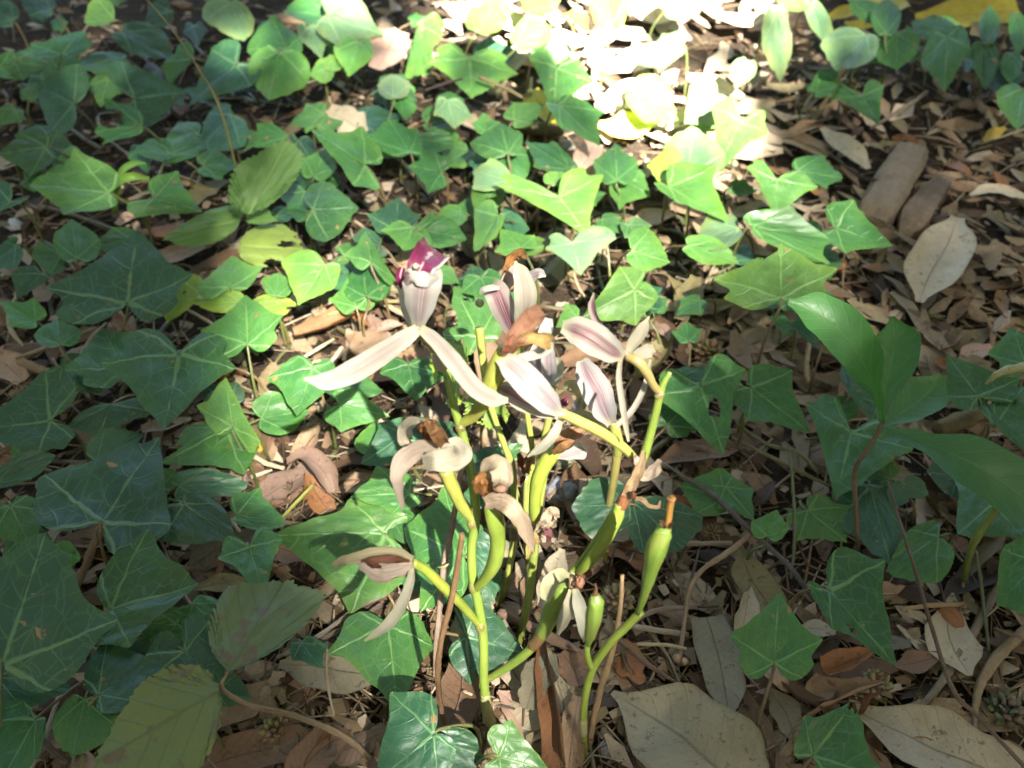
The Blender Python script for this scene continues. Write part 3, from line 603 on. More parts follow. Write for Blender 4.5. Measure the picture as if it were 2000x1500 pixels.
# ---------------------------------------------------------------- ivy
HALF = {  # half outlines in (along, side); side 1 = lateral lobe
 '5': [(0, 0), (-.10, .10), (-.20, .26), (-.21, .45), (-.10, .66), (.02, .80), (.09, .78), (.16, .75), (.27, .84), (.42, 1.0), (.49, .84), (.56, .66), (.65, .50), (.77, .34), (.89, .17), (1, 0)],
 '3': [(0, 0), (-.08, .10), (-.15, .28), (-.14, .48), (-.04, .66), (.08, .76), (.18, .81), (.29, .89), (.42, 1.0), (.48, .83), (.53, .68), (.60, .56), (.69, .45), (.80, .31), (.91, .15), (1, 0)],
 's': [(0, 0), (-.08, .14), (-.14, .36), (-.10, .62), (.06, .84), (.26, .97), (.42, 1.0), (.56, .76), (.68, .54), (.80, .34), (.91, .15), (1, 0)],
 'd': [(0, 0), (-.07, .16), (-.11, .42), (-.04, .70), (.12, .92), (.32, 1.02), (.42, 1.0), (.58, .86), (.74, .58), (.88, .27), (1, 0)],
 'r': [(0, 0), (.0, .22), (.03, .5), (.14, .78), (.28, .95), (.42, 1.0), (.55, .97), (.67, .80), (.80, .55), (.92, .25), (1, 0)],
 'h': [(0, 0), (-.02, .3), (.04, .62), (.2, .92), (.42, 1.0), (.6, .88), (.76, .62), (.9, .3), (1, 0)]}
def outline(kind, n, serr=0.0):
    pts = [Vector((a, b, 0)) for a, b in HALF[kind]]
    dp = random.uniform(-.10, .08) if kind in '35' else 0; pts = [Vector((p.x, p.y * (1 + dp * (.44 < p.x < .95)) , 0)) for p in pts]
    h = cr(pts, n)
    if serr:
        for i in range(1, n - 1):
            k = serr * (1 if i % 3 == 1 else (-.6 if i % 3 == 0 else .1)) * (.1 + 1.2 * random.random()) + serr * .8 * noise.noise(Vector((i * .21, serr * 50 + n, random.random() * .1)))
            c = Vector((.4, 0, 0)); h[i] = h[i] + (h[i] - c) * k
    return h
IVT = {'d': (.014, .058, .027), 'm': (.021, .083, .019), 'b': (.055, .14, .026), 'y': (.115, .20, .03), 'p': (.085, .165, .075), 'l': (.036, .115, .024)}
def ivy_blade(B, T, S1, S2, kind, z, rnd, bites=(), tilt=.28, fine=False, serr=0.0, pinnate=False):
    b0 = G(B[0], B[1], z)
    tc_ = (CAMP - b0); tc_.z = 0; tc_ = tc_.normalized() if tc_.length > 1e-6 else Vector((0, -1, 0))
    n = (Vector((0, 0, 1)) + tc_ * tilt + Vector((rnd.gauss(0, .10), rnd.gauss(0, .10), 0))).normalized()
    t0 = onplane(*T, b0, n); s1 = onplane(*S1, b0, n); s2 = onplane(*S2, b0, n)
    A = t0 - b0
    if A.cross(s1 - b0).dot(n) < 0: s1, s2 = s2, s1
    D1 = (s1 - b0 - A * .42) * 1.1; D2 = (s2 - b0 - A * .42) * 1.1; A = A * 1.05
    size = A.length * .5 + (D1.length + D2.length) * .25
    nh = 64 if (fine or bites or serr) else 38
    rings = 15 if (fine or bites) else (9 if serr else 7)
    random.seed(int(B[0] * 7 + B[1])); h1 = outline(kind, nh, serr); h2 = outline(kind, nh, serr)
    loop = [(p.x, p.y) for p in h1] + [(p.x, -p.y) for p in reversed(h2[1:-1])]
    sd = rnd.random() * 99
    fold, droop, cup = rnd.uniform(-.02, .12), rnd.uniform(.02, .16), rnd.uniform(-.06, .10)
    N_ = len(loop); vs = [b0]; ab = [(0.0, 0.0)]
    asym = rnd.uniform(-.05, .05)
    def at(a, b):
        p = b0 + A * a + (D1 * b if b > 0 else D2 * (-b))
        hgt = fold * abs(b) - droop * max(a, 0) ** 2 * .6 - droop * b * b * .35 + cup * (abs(b) - .3) * (.5 - a)
        hgt += .05 * noise.noise(Vector((a * 2.3, b * 2.3, sd))) + .022 * noise.noise(Vector((a * 6, b * 6, sd + 9)))
        return p + n * (hgt * size)
    for r in range(1, rings + 1):
        s = r / rings
        for k, (a, b) in enumerate(loop):
            wv = 1 + (s * s * .05 * noise.noise(Vector((a * 5, b * 5, sd + 3))) if b != 0 else 0)
            aa, bb = a * s * wv, b * s * wv
            bb += asym * aa * (1 - aa) * (1 if r else 0)
            vs.append(at(aa, bb)); ab.append((aa, bb))
    fs = []
    for k in range(N_): fs.append((0, 1 + k, 1 + (k + 1) % N_))
    for r in range(rings - 1):
        o = 1 + r * N_
        for k in range(N_): k2 = (k + 1) % N_; fs.append((o + k, o + N_ + k, o + N_ + k2, o + k2))
    if bites:
        keep = []
        for f in fs:
            ca = sum(ab[i][0] for i in f) / len(f); cb = sum(ab[i][1] for i in f) / len(f)
            if not any((ca - x) ** 2 + (cb - y) ** 2 < (r * (1 + .35 * noise.noise(Vector((ca * 9, cb * 9, sd))))) ** 2 for x, y, r in bites): keep.append(f)
        fs = keep
    m = MB(); m.add(vs, fs, [((b, a) if pinnate else (a, b)) for a, b in ab]); return m, b0, n, A, size
IVY_ANCHORS = [((90, 1190), 'with the huge glossy dark leaf at the lower left edge'), ((60, 1420), 'filling the very bottom left corner'), ((200, 1370), 'with dull dark leaves left of the lower serrated leaf'),
 ((380, 1290), 'behind the twin serrated yellow green leaves'), ((255, 1160), 'with one broad shallow lobed leaf above the serrated leaves'), ((40, 1000), 'with a rounded leaf at the left edge above the huge leaf'),
 ((200, 980), 'with a big sheen covered leaf left of the sunlit hollow'), ((380, 990), 'with an oval dark leaf and a bitten leaf below the sunlit hollow'), ((70, 830), 'with a broad five lobed leaf cut by the left edge'),
 ((200, 800), 'with a wide low leaf beneath the long pointed leaf'), ((340, 730), 'with a long pointed drooping leaf and upturned lobes'), ((250, 580), 'with the large dark five lobed leaf pointing up at left'),
 ((180, 690), 'with small dull leaves below the large dark five lobed leaf'), ((440, 850), 'with a sunlit star leaf beside the small yellow curled leaf'), ((490, 1030), 'with small arrow shaped leaves left of the shadow striped leaf'),
 ((660, 1060), 'with the large shadow striped leaf behind the drooping withered flower'), ((770, 1270), 'with a sunlit pointed leaf under the hanging pale petal'), ((850, 1440), 'with glossy leaves cut by the bottom edge left of the orchid stalk'),
 ((1000, 1460), 'with a single pale glossy leaf right of the front orchid stalk base'), ((900, 1070), 'with sun splashed leaves behind the lower front orchid stalk'), ((930, 1240), 'with a blue green leaf crossed by the front orchid stalk'),
 ((140, 360), 'with a pale pointed leaf left of the bent green shoot'), ((320, 380), 'with one folded bright leaf right of the bent green shoot'), ((150, 480), 'with three small leaves above the large dark five lobed leaf'), ((30, 490), 'with dull leaves at the left edge below the pale pointed leaf'),
 ((60, 290), 'with low bluish leaves at the upper left edge'), ((130, 190), 'with dark rounded leaves in the upper left corner'), ((270, 170), 'with the big dark oval leaf at upper left'), ((210, 50), 'with one dazzling sunlit leaf at the top left'), ((270, 255), 'with a hooked light leaf under the big dark oval leaf'),
 ((430, 130), 'with a shaded leaf crossed by the thin herb stem'), ((540, 110), 'with two stacked smooth leaves at the top left of centre'), ((400, 270), 'with bluish leaves behind the thin herb stem'), ((560, 300), 'with dark leaves behind the pale serrated herb'),
 ((650, 60), 'with pale shining leaves at the top left of the sun patch'), ((640, 410), 'with a single shaded heart shaped leaf right of the herb'), ((460, 580), 'with yellow green and pale five lobed leaves left of the flowers'), ((610, 540), 'with a bright diamond leaf left of the purple lip'),
 ((720, 490), 'with the bent leaf just left of the purple lip'), ((810, 455), 'with a three lobed leaf right above the purple lip'), ((590, 740), 'with a leaf under the tip of the long left petal'), ((700, 300), 'with a wide three lobed leaf at upper centre left'),
 ((800, 190), 'with small shining leaves left of the sun patch'), ((820, 310), 'with small leaves right of the wide three lobed leaf'), ((910, 120), 'with a sunlit five lobed leaf touching the sun patch'), ((885, 205), 'with a little whitish star leaf below the sun patch'), ((1100, 180), 'with two hanging leaves on the left rim of the sun patch'),
 ((980, 310), 'with shaded leaves left of the bright wide ivy'), ((960, 420), 'with narrow bright leaves above the purple lip'), ((1090, 390), 'with the bright wide leaf behind the orchid flowers'), ((1210, 330), 'with folded leaves right of the bright wide ivy'), ((1340, 330), 'with pale large leaves below the sun patch'),
 ((1440, 260), 'with a sunlit hanging leaf at the right rim of the sun patch'), ((1540, 370), 'with a shining three lobed leaf left of the wood chunk'), ((1600, 450), 'with long glossy leaves touching the wood chunk'), ((1510, 550), 'with a big bitten bright leaf above the glossy sapling'), ((1400, 470), 'with pale folded leaves right of the whitened leaf'),
 ((1130, 480), 'with a pale maple like leaf behind the flowers'), ((1260, 490), 'with a leaf whitened by the sun'), ((1220, 580), 'with a lobed sunlit leaf behind the purple pointed flower'), ((930, 630), 'with a chewed leaf between the two tall flowers'), ((900, 740), 'with a badly eaten spiny edged leaf behind the front stalk'),
 ((810, 730), 'with a rounded leaf beneath the purple lipped flower'), ((700, 800), 'with a striped leaf left of the front stalk'), ((750, 910), 'with shadow barred leaves behind the withered left flower'), ((1210, 990), 'with two broad dark leaves behind the pod stalk'),
 ((1370, 780), 'with a drooping notched leaf right of the orchid'), ((1500, 780), 'with a pointed drooping leaf next to the notched one'), ((1660, 870), 'with a three lobed leaf behind the sapling stem'), ((1720, 1040), 'with long leaves hanging behind the lower sapling stem'), ((1690, 1170), 'with a long tipped holed leaf below the sapling'),
 ((1520, 1280), 'with a star shaped leaf at the lower right'), ((1610, 1450), 'with a pale leaf cut by the bottom edge at right'), ((1900, 770), 'with shaded leaves left of the curved pale stalk'), ((1910, 960), 'with leaves under the large sapling leaf at the right edge'), ((1980, 690), 'with a lobed leaf at the right edge'), ((1990, 1110), 'with a dark leaf at the right edge below the sapling'),
 ((1690, 720), 'with dull leaves behind the sapling crown'), ((1550, 650), 'with tiny leaves left of the sapling crown'), ((1530, 90), 'with one narrow whitish upright leaf at the top right'), ((1700, 80), 'with blurred rounded leaves at the top right'), ((1850, 100), 'with a blurred shield shaped leaf at the upper right'), ((1950, 80), 'with blurred narrow leaves at the top right corner'),
 ((1690, 200), 'with a lone blurred leaf above the wood chunk'), ((1985, 210), 'with a light blurred leaf at the upper right edge'), ((1190, 10), 'with a glowing yellow green leaf at the top of the sun patch'), ((1000, 50), 'washed out by sun at the top centre'), ((1300, 150), 'washed out by sun in the middle of the sun patch'), ((1540, 20), 'with bright leaves at the top right of the sun patch')]
# base, tip, lobe, lobe, kind, tone, height cm, bites
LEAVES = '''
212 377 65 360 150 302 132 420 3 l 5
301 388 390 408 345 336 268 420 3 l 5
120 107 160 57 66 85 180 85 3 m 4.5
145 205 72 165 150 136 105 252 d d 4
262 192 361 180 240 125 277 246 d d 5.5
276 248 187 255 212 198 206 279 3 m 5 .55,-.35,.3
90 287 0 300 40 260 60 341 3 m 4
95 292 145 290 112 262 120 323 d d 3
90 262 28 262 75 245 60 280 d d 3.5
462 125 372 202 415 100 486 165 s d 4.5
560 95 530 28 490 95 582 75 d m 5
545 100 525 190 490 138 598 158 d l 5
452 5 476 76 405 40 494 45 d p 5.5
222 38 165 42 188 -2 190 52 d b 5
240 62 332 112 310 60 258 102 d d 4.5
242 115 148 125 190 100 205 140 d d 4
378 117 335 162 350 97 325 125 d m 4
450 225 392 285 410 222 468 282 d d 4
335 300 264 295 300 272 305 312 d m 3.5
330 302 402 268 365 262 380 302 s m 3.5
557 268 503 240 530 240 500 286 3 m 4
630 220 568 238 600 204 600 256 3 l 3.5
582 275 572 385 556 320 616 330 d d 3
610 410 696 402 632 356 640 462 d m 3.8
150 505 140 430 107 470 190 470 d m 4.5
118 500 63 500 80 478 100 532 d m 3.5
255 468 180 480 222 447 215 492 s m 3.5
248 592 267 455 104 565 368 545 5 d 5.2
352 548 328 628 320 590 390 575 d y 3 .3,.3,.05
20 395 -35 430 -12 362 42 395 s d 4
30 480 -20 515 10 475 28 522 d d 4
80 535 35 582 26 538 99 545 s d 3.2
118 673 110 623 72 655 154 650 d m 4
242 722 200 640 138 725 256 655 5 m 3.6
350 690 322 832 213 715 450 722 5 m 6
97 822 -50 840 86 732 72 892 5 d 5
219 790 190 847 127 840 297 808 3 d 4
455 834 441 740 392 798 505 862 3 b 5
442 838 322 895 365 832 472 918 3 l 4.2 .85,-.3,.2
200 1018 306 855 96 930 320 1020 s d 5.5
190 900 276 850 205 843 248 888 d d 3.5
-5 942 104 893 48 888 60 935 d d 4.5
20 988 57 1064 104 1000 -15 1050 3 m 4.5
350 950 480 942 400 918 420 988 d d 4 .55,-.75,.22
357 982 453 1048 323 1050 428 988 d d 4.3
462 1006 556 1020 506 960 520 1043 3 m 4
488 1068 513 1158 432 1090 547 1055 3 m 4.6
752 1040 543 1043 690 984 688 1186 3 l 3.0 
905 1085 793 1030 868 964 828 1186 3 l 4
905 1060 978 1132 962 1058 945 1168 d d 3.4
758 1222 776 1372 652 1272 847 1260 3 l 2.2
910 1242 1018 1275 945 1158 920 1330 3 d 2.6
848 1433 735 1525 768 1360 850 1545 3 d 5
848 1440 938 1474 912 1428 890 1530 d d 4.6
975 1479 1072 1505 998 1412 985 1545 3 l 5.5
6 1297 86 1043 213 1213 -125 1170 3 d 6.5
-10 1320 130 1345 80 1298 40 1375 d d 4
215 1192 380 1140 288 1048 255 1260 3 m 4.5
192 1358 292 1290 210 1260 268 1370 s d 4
165 1365 140 1472 107 1420 228 1422 d m 3.8
70 1405 0 1530 -25 1410 65 1485 d m 3.5
360 1272 442 1348 418 1210 286 1335 3 d 3.4
295 1295 358 1265 318 1238 342 1292 d d 2.8
425 1350 490 1365 458 1320 442 1378 d d 2.6
640 30 742 62 688 -20 668 88 s p 6
700 82 680 140 656 96 723 110 d b 5
600 55 625 110 584 75 645 78 3 p 5
640 28 556 20 598 0 610 50 d m 5
645 130 606 145 625 118 636 160 d b 4
640 135 668 118 645 110 665 135 d b 4
815 48 788 146 858 75 838 140 s b 5
917 113 922 188 845 124 1004 145 5 b 5
1087 132 1082 218 1038 118 1152 160 3 l 6
1090 205 1168 276 1175 222 1098 252 3 m 6
768 190 765 145 740 168 799 165 d p 4
780 188 792 234 766 200 812 210 s m 3.6
875 195 888 247 849 222 921 225 3 p 4.4
858 205 905 195 875 182 888 210 d m 4
714 322 611 256 705 254 690 360 3 l 4.5
800 298 760 233 713 265 815 255 3 m 4
805 270 885 280 872 260 832 318 3 m 3.8
862 336 800 322 850 300 838 375 3 m 3.5
992 300 978 238 924 278 1017 262 s m 4
980 298 1022 352 1038 304 972 355 d m 3.4
1112 330 1030 277 1086 283 1048 326 3 m 4
990 352 928 332 960 317 930 372 s p 4.6
962 372 938 425 923 375 978 395 d l 4
1091 384 1146 455 981 367 1170 350 5 b 5.5
1075 360 1098 334 1068 340 1105 352 d b 4.8
1205 352 1202 278 1163 318 1242 318 s l 4.6
1210 345 1268 378 1258 332 1212 402 3 l 4.2
1345 336 1352 248 1300 290 1410 302 d p 5
1330 352 1266 325 1308 292 1290 357 s y 4.6
1306 364 1415 428 1392 332 1325 400 3 b 5.2
1445 238 1404 325 1394 214 1494 258 3 b 5.5
1517 352 1518 422 1464 332 1588 368 3 l 5
1555 332 1642 345 1608 304 1612 364 3 m 4
1470 445 1612 462 1540 412 1605 512 3 l 5.2
1632 446 1735 478 1665 394 1652 492 3 m 5
1442 447 1366 478 1385 428 1412 487 d p 4.6
1345 480 1438 510 1396 468 1380 514 d b 4.2
1525 580 1525 478 1404 545 1624 530 5 b 5.8 .95,.25,.22
1118 474 1134 534 1070 490 1197 472 5 p 5
1180 468 1160 438 1140 455 1195 452 d p 4.6
1235 490 1306 510 1266 450 1256 525 d b 5.6
1241 566 1142 614 1210 524 1240 630 3 b 4.6
1238 575 1285 578 1262 555 1262 605 d b 4.2
1128 622 1088 636 1105 596 1117 642 3 b 3.4
972 422 928 487 930 412 968 462 s b 4.4
1018 484 980 448 970 492 1042 462 3 b 4.4
1015 486 1072 474 1040 462 1048 495 d b 4
985 418 1032 445 1005 412 1005 462 d d 3.2
806 443 790 487 750 452 840 478 3 l 4
818 446 848 410 826 428 842 432 d l 4.2
725 512 714 452 680 498 770 544 3 l 4.6
742 480 690 465 715 447 735 495 d d 3.4
634 518 584 590 557 514 650 560 s b 5
642 530 680 530 658 512 662 562 d d 3.4
450 562 452 500 383 562 508 525 3 l 4.4
472 592 378 588 420 558 430 607 d y 4.2
540 577 543 532 514 545 573 552 s l 3.8
483 672 480 578 400 645 548 618 5 l 5
500 597 578 592 535 574 542 616 d y 3.6 .85,-.4,.2
612 716 581 806 530 735 655 752 3 m 4
640 752 742 762 690 722 690 780 d m 3.6
797 710 812 778 746 728 866 735 3 m 4
665 790 757 812 702 763 668 842 3 l 4.2
790 848 708 902 743 828 778 916 3 d 4
800 962 690 970 738 914 768 1002 3 l 3.8
756 990 790 1060 806 1010 748 1030 d m 3.4
992 932 922 890 965 878 940 952 d d 3.2
935 658 890 560 870 650 975 590 3 l 6.5 .75,-.25,.16;.6,.55,.2
902 672 888 795 848 705 912 745 h y 7 .5,.5,.24;.7,-.5,.26;.3,-.7,.2;.9,.1,.12;.45,-.1,.1
950 765 972 838 914 800 988 800 h y 6.5 .75,.4,.2;.5,-.6,.22
1228 985 1122 988 1172 938 1165 1048 d d 4.2 .9,.5,.15
1236 980 1330 1064 1360 1010 1258 1076 d d 4
1368 755 1413 880 1286 775 1450 726 3 m 5 .42,.1,.14
1468 758 1578 840 1542 732 1465 822 3 m 4.6
1478 752 1496 720 1465 735 1510 740 d m 4
1662 846 1634 970 1580 798 1772 878 3 m 4
1700 948 1738 1098 1630 1025 1770 1045 3 d 2.6
1830 1050 1735 1112 1780 1038 1828 1130 d m 3
1619 1153 1744 1294 1718 1108 1624 1228 3 m 4.8 .5,-.35,.09
1512 1293 1520 1164 1435 1245 1600 1252 5 m 5
1587 1475 1664 1374 1574 1405 1730 1520 3 m 5.2 .98,-.05,.12
1910 773 1853 697 1843 775 1985 742 3 m 4.4
2005 716 1978 638 1935 690 2045 685 5 m 5
1940 832 2020 895 1922 778 1995 760 3 m 4
1872 930 1813 922 1840 888 1857 968 d d 3
1938 985 1872 1040 1872 942 2000 1050 3 m 3.6
2025 1100 1952 1178 1962 1078 2035 1192 d m 4
1716 790 1658 765 1690 738 1702 818 d d 3.4
1665 755 1650 700 1640 735 1690 728 s d 3
1545 640 1505 620 1520 612 1530 650 d m 3
1595 670 1545 632 1575 625 1575 665 d d 3
1345 667 1340 630 1314 650 1368 645 3 m 3
1515 25 1527 150 1493 85 1545 80 d p 6
1582 5 1612 78 1580 40 1622 40 d p 5
1692 68 1638 132 1612 82 1698 118 d p 5
1730 66 1735 -5 1704 30 1757 32 d m 5
1752 66 1752 130 1714 105 1792 92 d m 4.6
1710 42 1660 0 1672 28 1710 5 d m 5
1872 70 1800 45 1832 30 1835 80 d m 5
1850 72 1845 170 1804 118 1890 95 s m 5
1930 80 1932 12 1914 45 1951 42 d m 5
1925 88 1925 172 1903 130 1947 125 d m 4.6
1985 30 1990 100 1972 60 2008 66 d m 5
1975 105 1975 160 1955 135 1995 130 d m 4
1998 175 1988 246 1950 195 2020 215 d l 5
1685 188 1716 240 1638 195 1724 172 3 m 4.4
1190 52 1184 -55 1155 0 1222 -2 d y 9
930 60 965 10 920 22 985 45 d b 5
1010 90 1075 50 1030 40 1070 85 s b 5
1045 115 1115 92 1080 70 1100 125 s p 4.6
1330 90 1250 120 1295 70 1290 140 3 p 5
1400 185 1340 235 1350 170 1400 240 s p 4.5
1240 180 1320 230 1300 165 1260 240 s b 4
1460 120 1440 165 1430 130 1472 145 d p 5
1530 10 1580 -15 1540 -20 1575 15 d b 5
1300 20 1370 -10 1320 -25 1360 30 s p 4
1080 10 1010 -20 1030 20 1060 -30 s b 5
100 20 40 -10 60 25 80 -20 d d 4
25 40 -20 10 -10 45 20 5 d d 4
330 20 285 45 300 5 320 50 d d 3.5
'''
def build_ivy():
    rnd = random.Random(77); roots = {}; feet = {}; reps = {}
    random.seed(4)
    fill = []; fr = random.Random(64)
    zones = [(0, -20, 1000, 440, 60), (0, 440, 440, 1420, 15), (860, 220, 1640, 600, 26), (440, 430, 800, 860, 9), (700, 830, 1000, 1150, 6), (1300, 700, 1980, 1100, 9), (1600, -10, 2000, 180, 12), (500, 1000, 900, 1300, 4)]
    for x0, y0, x1, y1, cnt in zones:
        while cnt:
            px, py = fr.uniform(x0, x1), fr.uniform(y0, y1)
            if any(a < px < c and b < py < d for a, b, c, d in ((540, 590, 780, 720), (460, 830, 680, 1000), (1120, 240, 1480, 290))): continue
            L = fr.uniform(42, 92) * (.72 + .5 * py / 1000); th = fr.random() * 6.28; ca, sa = math.cos(th), math.sin(th) * .75; w_ = L * fr.uniform(.42, .62)
            B = (px - ca * L * .4, py - sa * L * .4); T = (px + ca * L * .6, py + sa * L * .6); c_ = (px, py); pa = -math.sin(th), math.cos(th) * .75
            k1, k2 = fr.uniform(.8, 1.15), fr.uniform(.8, 1.15)
            fill.append('%f %f %f %f %f %f %f %f %s %s %.2f' % (*B, *T, c_[0] + pa[0] * w_ * k1, c_[1] + pa[1] * w_ * k1, c_[0] - pa[0] * w_ * k2, c_[1] - pa[1] * w_ * k2, fr.choice('5333sd'), fr.choice('dmmll'), fr.uniform(1.8, 3.3))); cnt -= 1
    for ln in LEAVES.strip().splitlines() + fill:
        q = ln.split(); v = [float(x) for x in q[:8]]; kind, tone, zc = q[8], q[9], float(q[10]) / 100
        bites = [tuple(float(x) for x in s.split(',')) for s in q[11].split(';')] if len(q) > 11 else []
        cx = (v[0] + v[2]) / 2; cy = (v[1] + v[3]) / 2
        k = min(range(len(IVY_ANCHORS)), key=lambda i: (IVY_ANCHORS[i][0][0] - cx) ** 2 + (IVY_ANCHORS[i][0][1] - cy) ** 2)
        m, b0, n, A, size = ivy_blade((v[0], v[1]), (v[2], v[3]), (v[4], v[5]), (v[6], v[7]), kind, zc, rnd, bites, serr=.07 if kind == 'h' else 0, pinnate=False, fine=cy > 900)
        away = -A.normalized() * rnd.uniform(.006, .02) + Vector((rnd.gauss(0, .005), rnd.gauss(0, .005), 0))
        f = Vector((b0.x + away.x, b0.y + away.y, 0)); f.z = gz(f.x, f.y) + .002
        if k not in roots:
            roots[k] = empty('ivy_plant', f, 'green ivy plant ' + IVY_ANCHORS[k][1], 'ivy', 'ivy plants creeping over the forest floor'); feet[k] = []
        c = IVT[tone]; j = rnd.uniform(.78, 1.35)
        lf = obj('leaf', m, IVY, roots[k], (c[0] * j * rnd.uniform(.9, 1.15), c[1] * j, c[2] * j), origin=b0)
        pt = MB(); mid = b0.lerp(f, .5) + away * .35 + Vector((0, 0, .004))
        pt.tube([b0 + A.normalized() * .001 - n * .0006, b0 - A.normalized() * .004 - n * .003, mid, f], [.0007, .0008, .0009, .0011], 6, n=12)
        obj('petiole', pt, STEM, lf, rnd.choice([(.16, .17, .05), (.12, .15, .045), (.2, .14, .06)]))
        feet[k].append(f)
    for k, fl in feet.items():
        fl = sorted(fl, key=lambda p: p.x + p.y); r = rnd.random() * 6.28
        ext = Vector((math.cos(r), math.sin(r), 0)) * .02
        ch = [fl[0] - ext] + fl + [fl[-1] + ext]; pts = []
        for a, b in zip(ch[:-1], ch[1:]):
            pts.append(a); md = a.lerp(b, .5) + Vector((rnd.gauss(0, .004), rnd.gauss(0, .004), 0)); pts.append(md)
        pts.append(ch[-1])
        for p in pts: p.z = gz(p.x, p.y) + rnd.uniform(.001, .004)
        m = MB(); m.tube(pts, [.0012, .0016, .0016, .001], 7, wob=.2); obj('runner', m, STEM, roots[k], rnd.choice([(.13, .10, .05), (.16, .13, .06), (.10, .11, .04)]))
build_ivy()
# ---------------------------------------------------------------- serrated seedling and tall thin herb
random.seed(8); _r = random.Random(8)
def herb_leaf(root, B, T, S1, S2, col, z, bites=(), tilt=.3, kind='h', serr=.026, mat=None):
    m, b0, n, A, size = ivy_blade(B, T, S1, S2, kind, z, _r, bites, tilt=tilt, fine=True, serr=serr, pinnate=True)
    return obj('leaf', m, mat or HERB, root, col, origin=b0), b0
tw = empty('serrated_seedling', ground(720, 1480), 'trailing brown stem carrying two dull yellow green serrated leaves at the lower left', 'seedling')
herb_leaf(tw, (446, 1312), (546, 1144), (428, 1190), (610, 1200), (.10, .135, .05), .05, kind='r', serr=.035)
herb_leaf(tw, (428, 1348), (200, 1480), (310, 1322), (352, 1520), (.12, .15, .045), .05, kind='r', serr=.035)
m = MB(); m.tube([G(446, 1314, .05), G(434, 1345, .047), G(490, 1378, .04), G(577, 1398, .03), G(675, 1440, .018), G(722, 1482, .01)], [.0006, .0011, .0012, .0014, .0015, .0016], 8, wob=.2)
obj('stem', m, BARK, tw, (.2, .14, .08))
hb = empty('tall_herb', ground(490, 452), 'light green herb with a long thin wand and four leaves left of centre', 'herb')
herb_leaf(hb, (486, 418), (560, 280), (458, 345), (575, 345), (.085, .17, .04), .05, tilt=.8, kind='r', serr=.045, mat=HERB2)
herb_leaf(hb, (470, 428), (325, 460), (430, 403), (402, 472), (.10, .19, .035), .035, kind='r', serr=.03, mat=HERB2)
herb_leaf(hb, (488, 430), (538, 430), (515, 408), (508, 438), (.10, .19, .04), .04, kind='d', serr=.02, mat=HERB2)
herb_leaf(hb, (468, 478), (588, 482), (540, 438), (518, 514), (.17, .235, .045), .03, bites=[(.7, .15, .13), (.55, -.8, .18), (.9, .5, .12)], mat=HERB2)
m = MB(); m.tube([G(490, 452, .003), V(478, 400, .62), V(462, 335, .625), V(452, 290, .63), V(425, 200, .64), V(385, 130, .65), V(330, 50, .66), V(270, -20, .67)], [.0012, .0011, .001, .0009, .0008, .0007, .0006, .0005], 7)
obj('stem', m, STEM, hb, (.27, .24, .06))
m = MB(); m.tube([G(470, 478, .03), V(487, 440, .61)], [.0006, .0006], 6); obj('petiole', m, STEM, hb, (.2, .2, .06))
m = MB(); m.tube([G(470, 428, .035), V(486, 432, .612)], [.0006, .0006], 6); obj('petiole', m, STEM, hb, (.2, .2, .06))
sh = empty('bent_shoot', ground(222, 425), 'short bent light green shoot between the pale pointed ivy and the folded ivy leaf', 'shoot')
def sheath(pts, hw, col, parent, zs, name='blade'):
    P = [G(x, y, z) for (x, y), z in zip(pts, zs)]; mp = depth(P[0]) / FPX; m = MB(); m.strip(P, [h * mp for h in hw], lambda p: (CAMP - p), cup=.5, n=18, nc=5, wave=.1); obj(name, m, SAP, parent, col)
sheath([(224, 420), (226, 385), (232, 355), (255, 345), (292, 348)], [5, 6, 8, 8, 3], (.13, .24, .04), sh, [.0, .015, .03, .035, .03])
sheath([(226, 375), (238, 335), (258, 320), (285, 318)], [4, 6, 6, 2], (.09, .18, .04), sh, [.02, .035, .04, .04])
# ---------------------------------------------------------------- glossy sapling
sp = empty('glossy_sapling', ground(1676, 1085), 'young broadleaf sapling with glossy untoothed leaves on a rough brown stem at the right', 'sapling')
def YS(y): return .309 + (1085 - y) * .00004
def sap(pts, hw, dY, col, cup, name='leaf', rl=None, wave=.08):
    n = len(pts); P = [V(x, y, YS(830) + dY[i]) for i, (x, y) in enumerate(pts)]
    mp = depth(P[n // 2]) / FPX; m = MB()
    m.strip(P, [h * mp for h in hw], lambda p: (CAMP - p).normalized() + Vector((0, 0, .6)), cup=cup, n=30, nc=10, wave=wave, roll=rl)
    return obj(name, m, SAP, sp, col)
sap([(1723, 830), (1722, 800), (1742, 700), (1748, 660), (1742, 618)], [3, 10, 48, 46, 5], [0, .004, .022, .03, .036], (.036, .12, .03), .3)
sap([(1724, 832), (1770, 800), (1810, 770), (1842, 735)], [4, 32, 42, 10], [0, .012, .022, .03], (.042, .125, .032), .25)
sap([(1724, 826), (1712, 770), (1682, 700), (1640, 645), (1590, 610), (1540, 590)], [3, 12, 42, 48, 40, 7], [-.002, -.004, -.004, .0, .004, .006], (.036, .115, .028), .32)
sap([(1730, 838), (1800, 862), (1900, 905), (1990, 965), (2080, 1040)], [3, 20, 52, 58, 30], [-.002, -.012, -.028, -.04, -.05], (.034, .105, .03), .3)
m = MB(); m.tube([ground(1676, 1085), V(1672, 1000, YS(1000)), V(1670, 920, YS(900)), V(1690, 885, YS(880)), V(1712, 850, YS(850)), V(1724, 822, YS(830))], [.0013, .0012, .0012, .0012, .0011, .001], 9, wob=.6, n=60)
obj('stem', m, BARK, sp, (.15, .10, .06))
sd2 = empty('round_leaved_seedling', G(1766, 1000), 'tiny seedling with two round dull leaves under the glossy sapling', 'seedling')
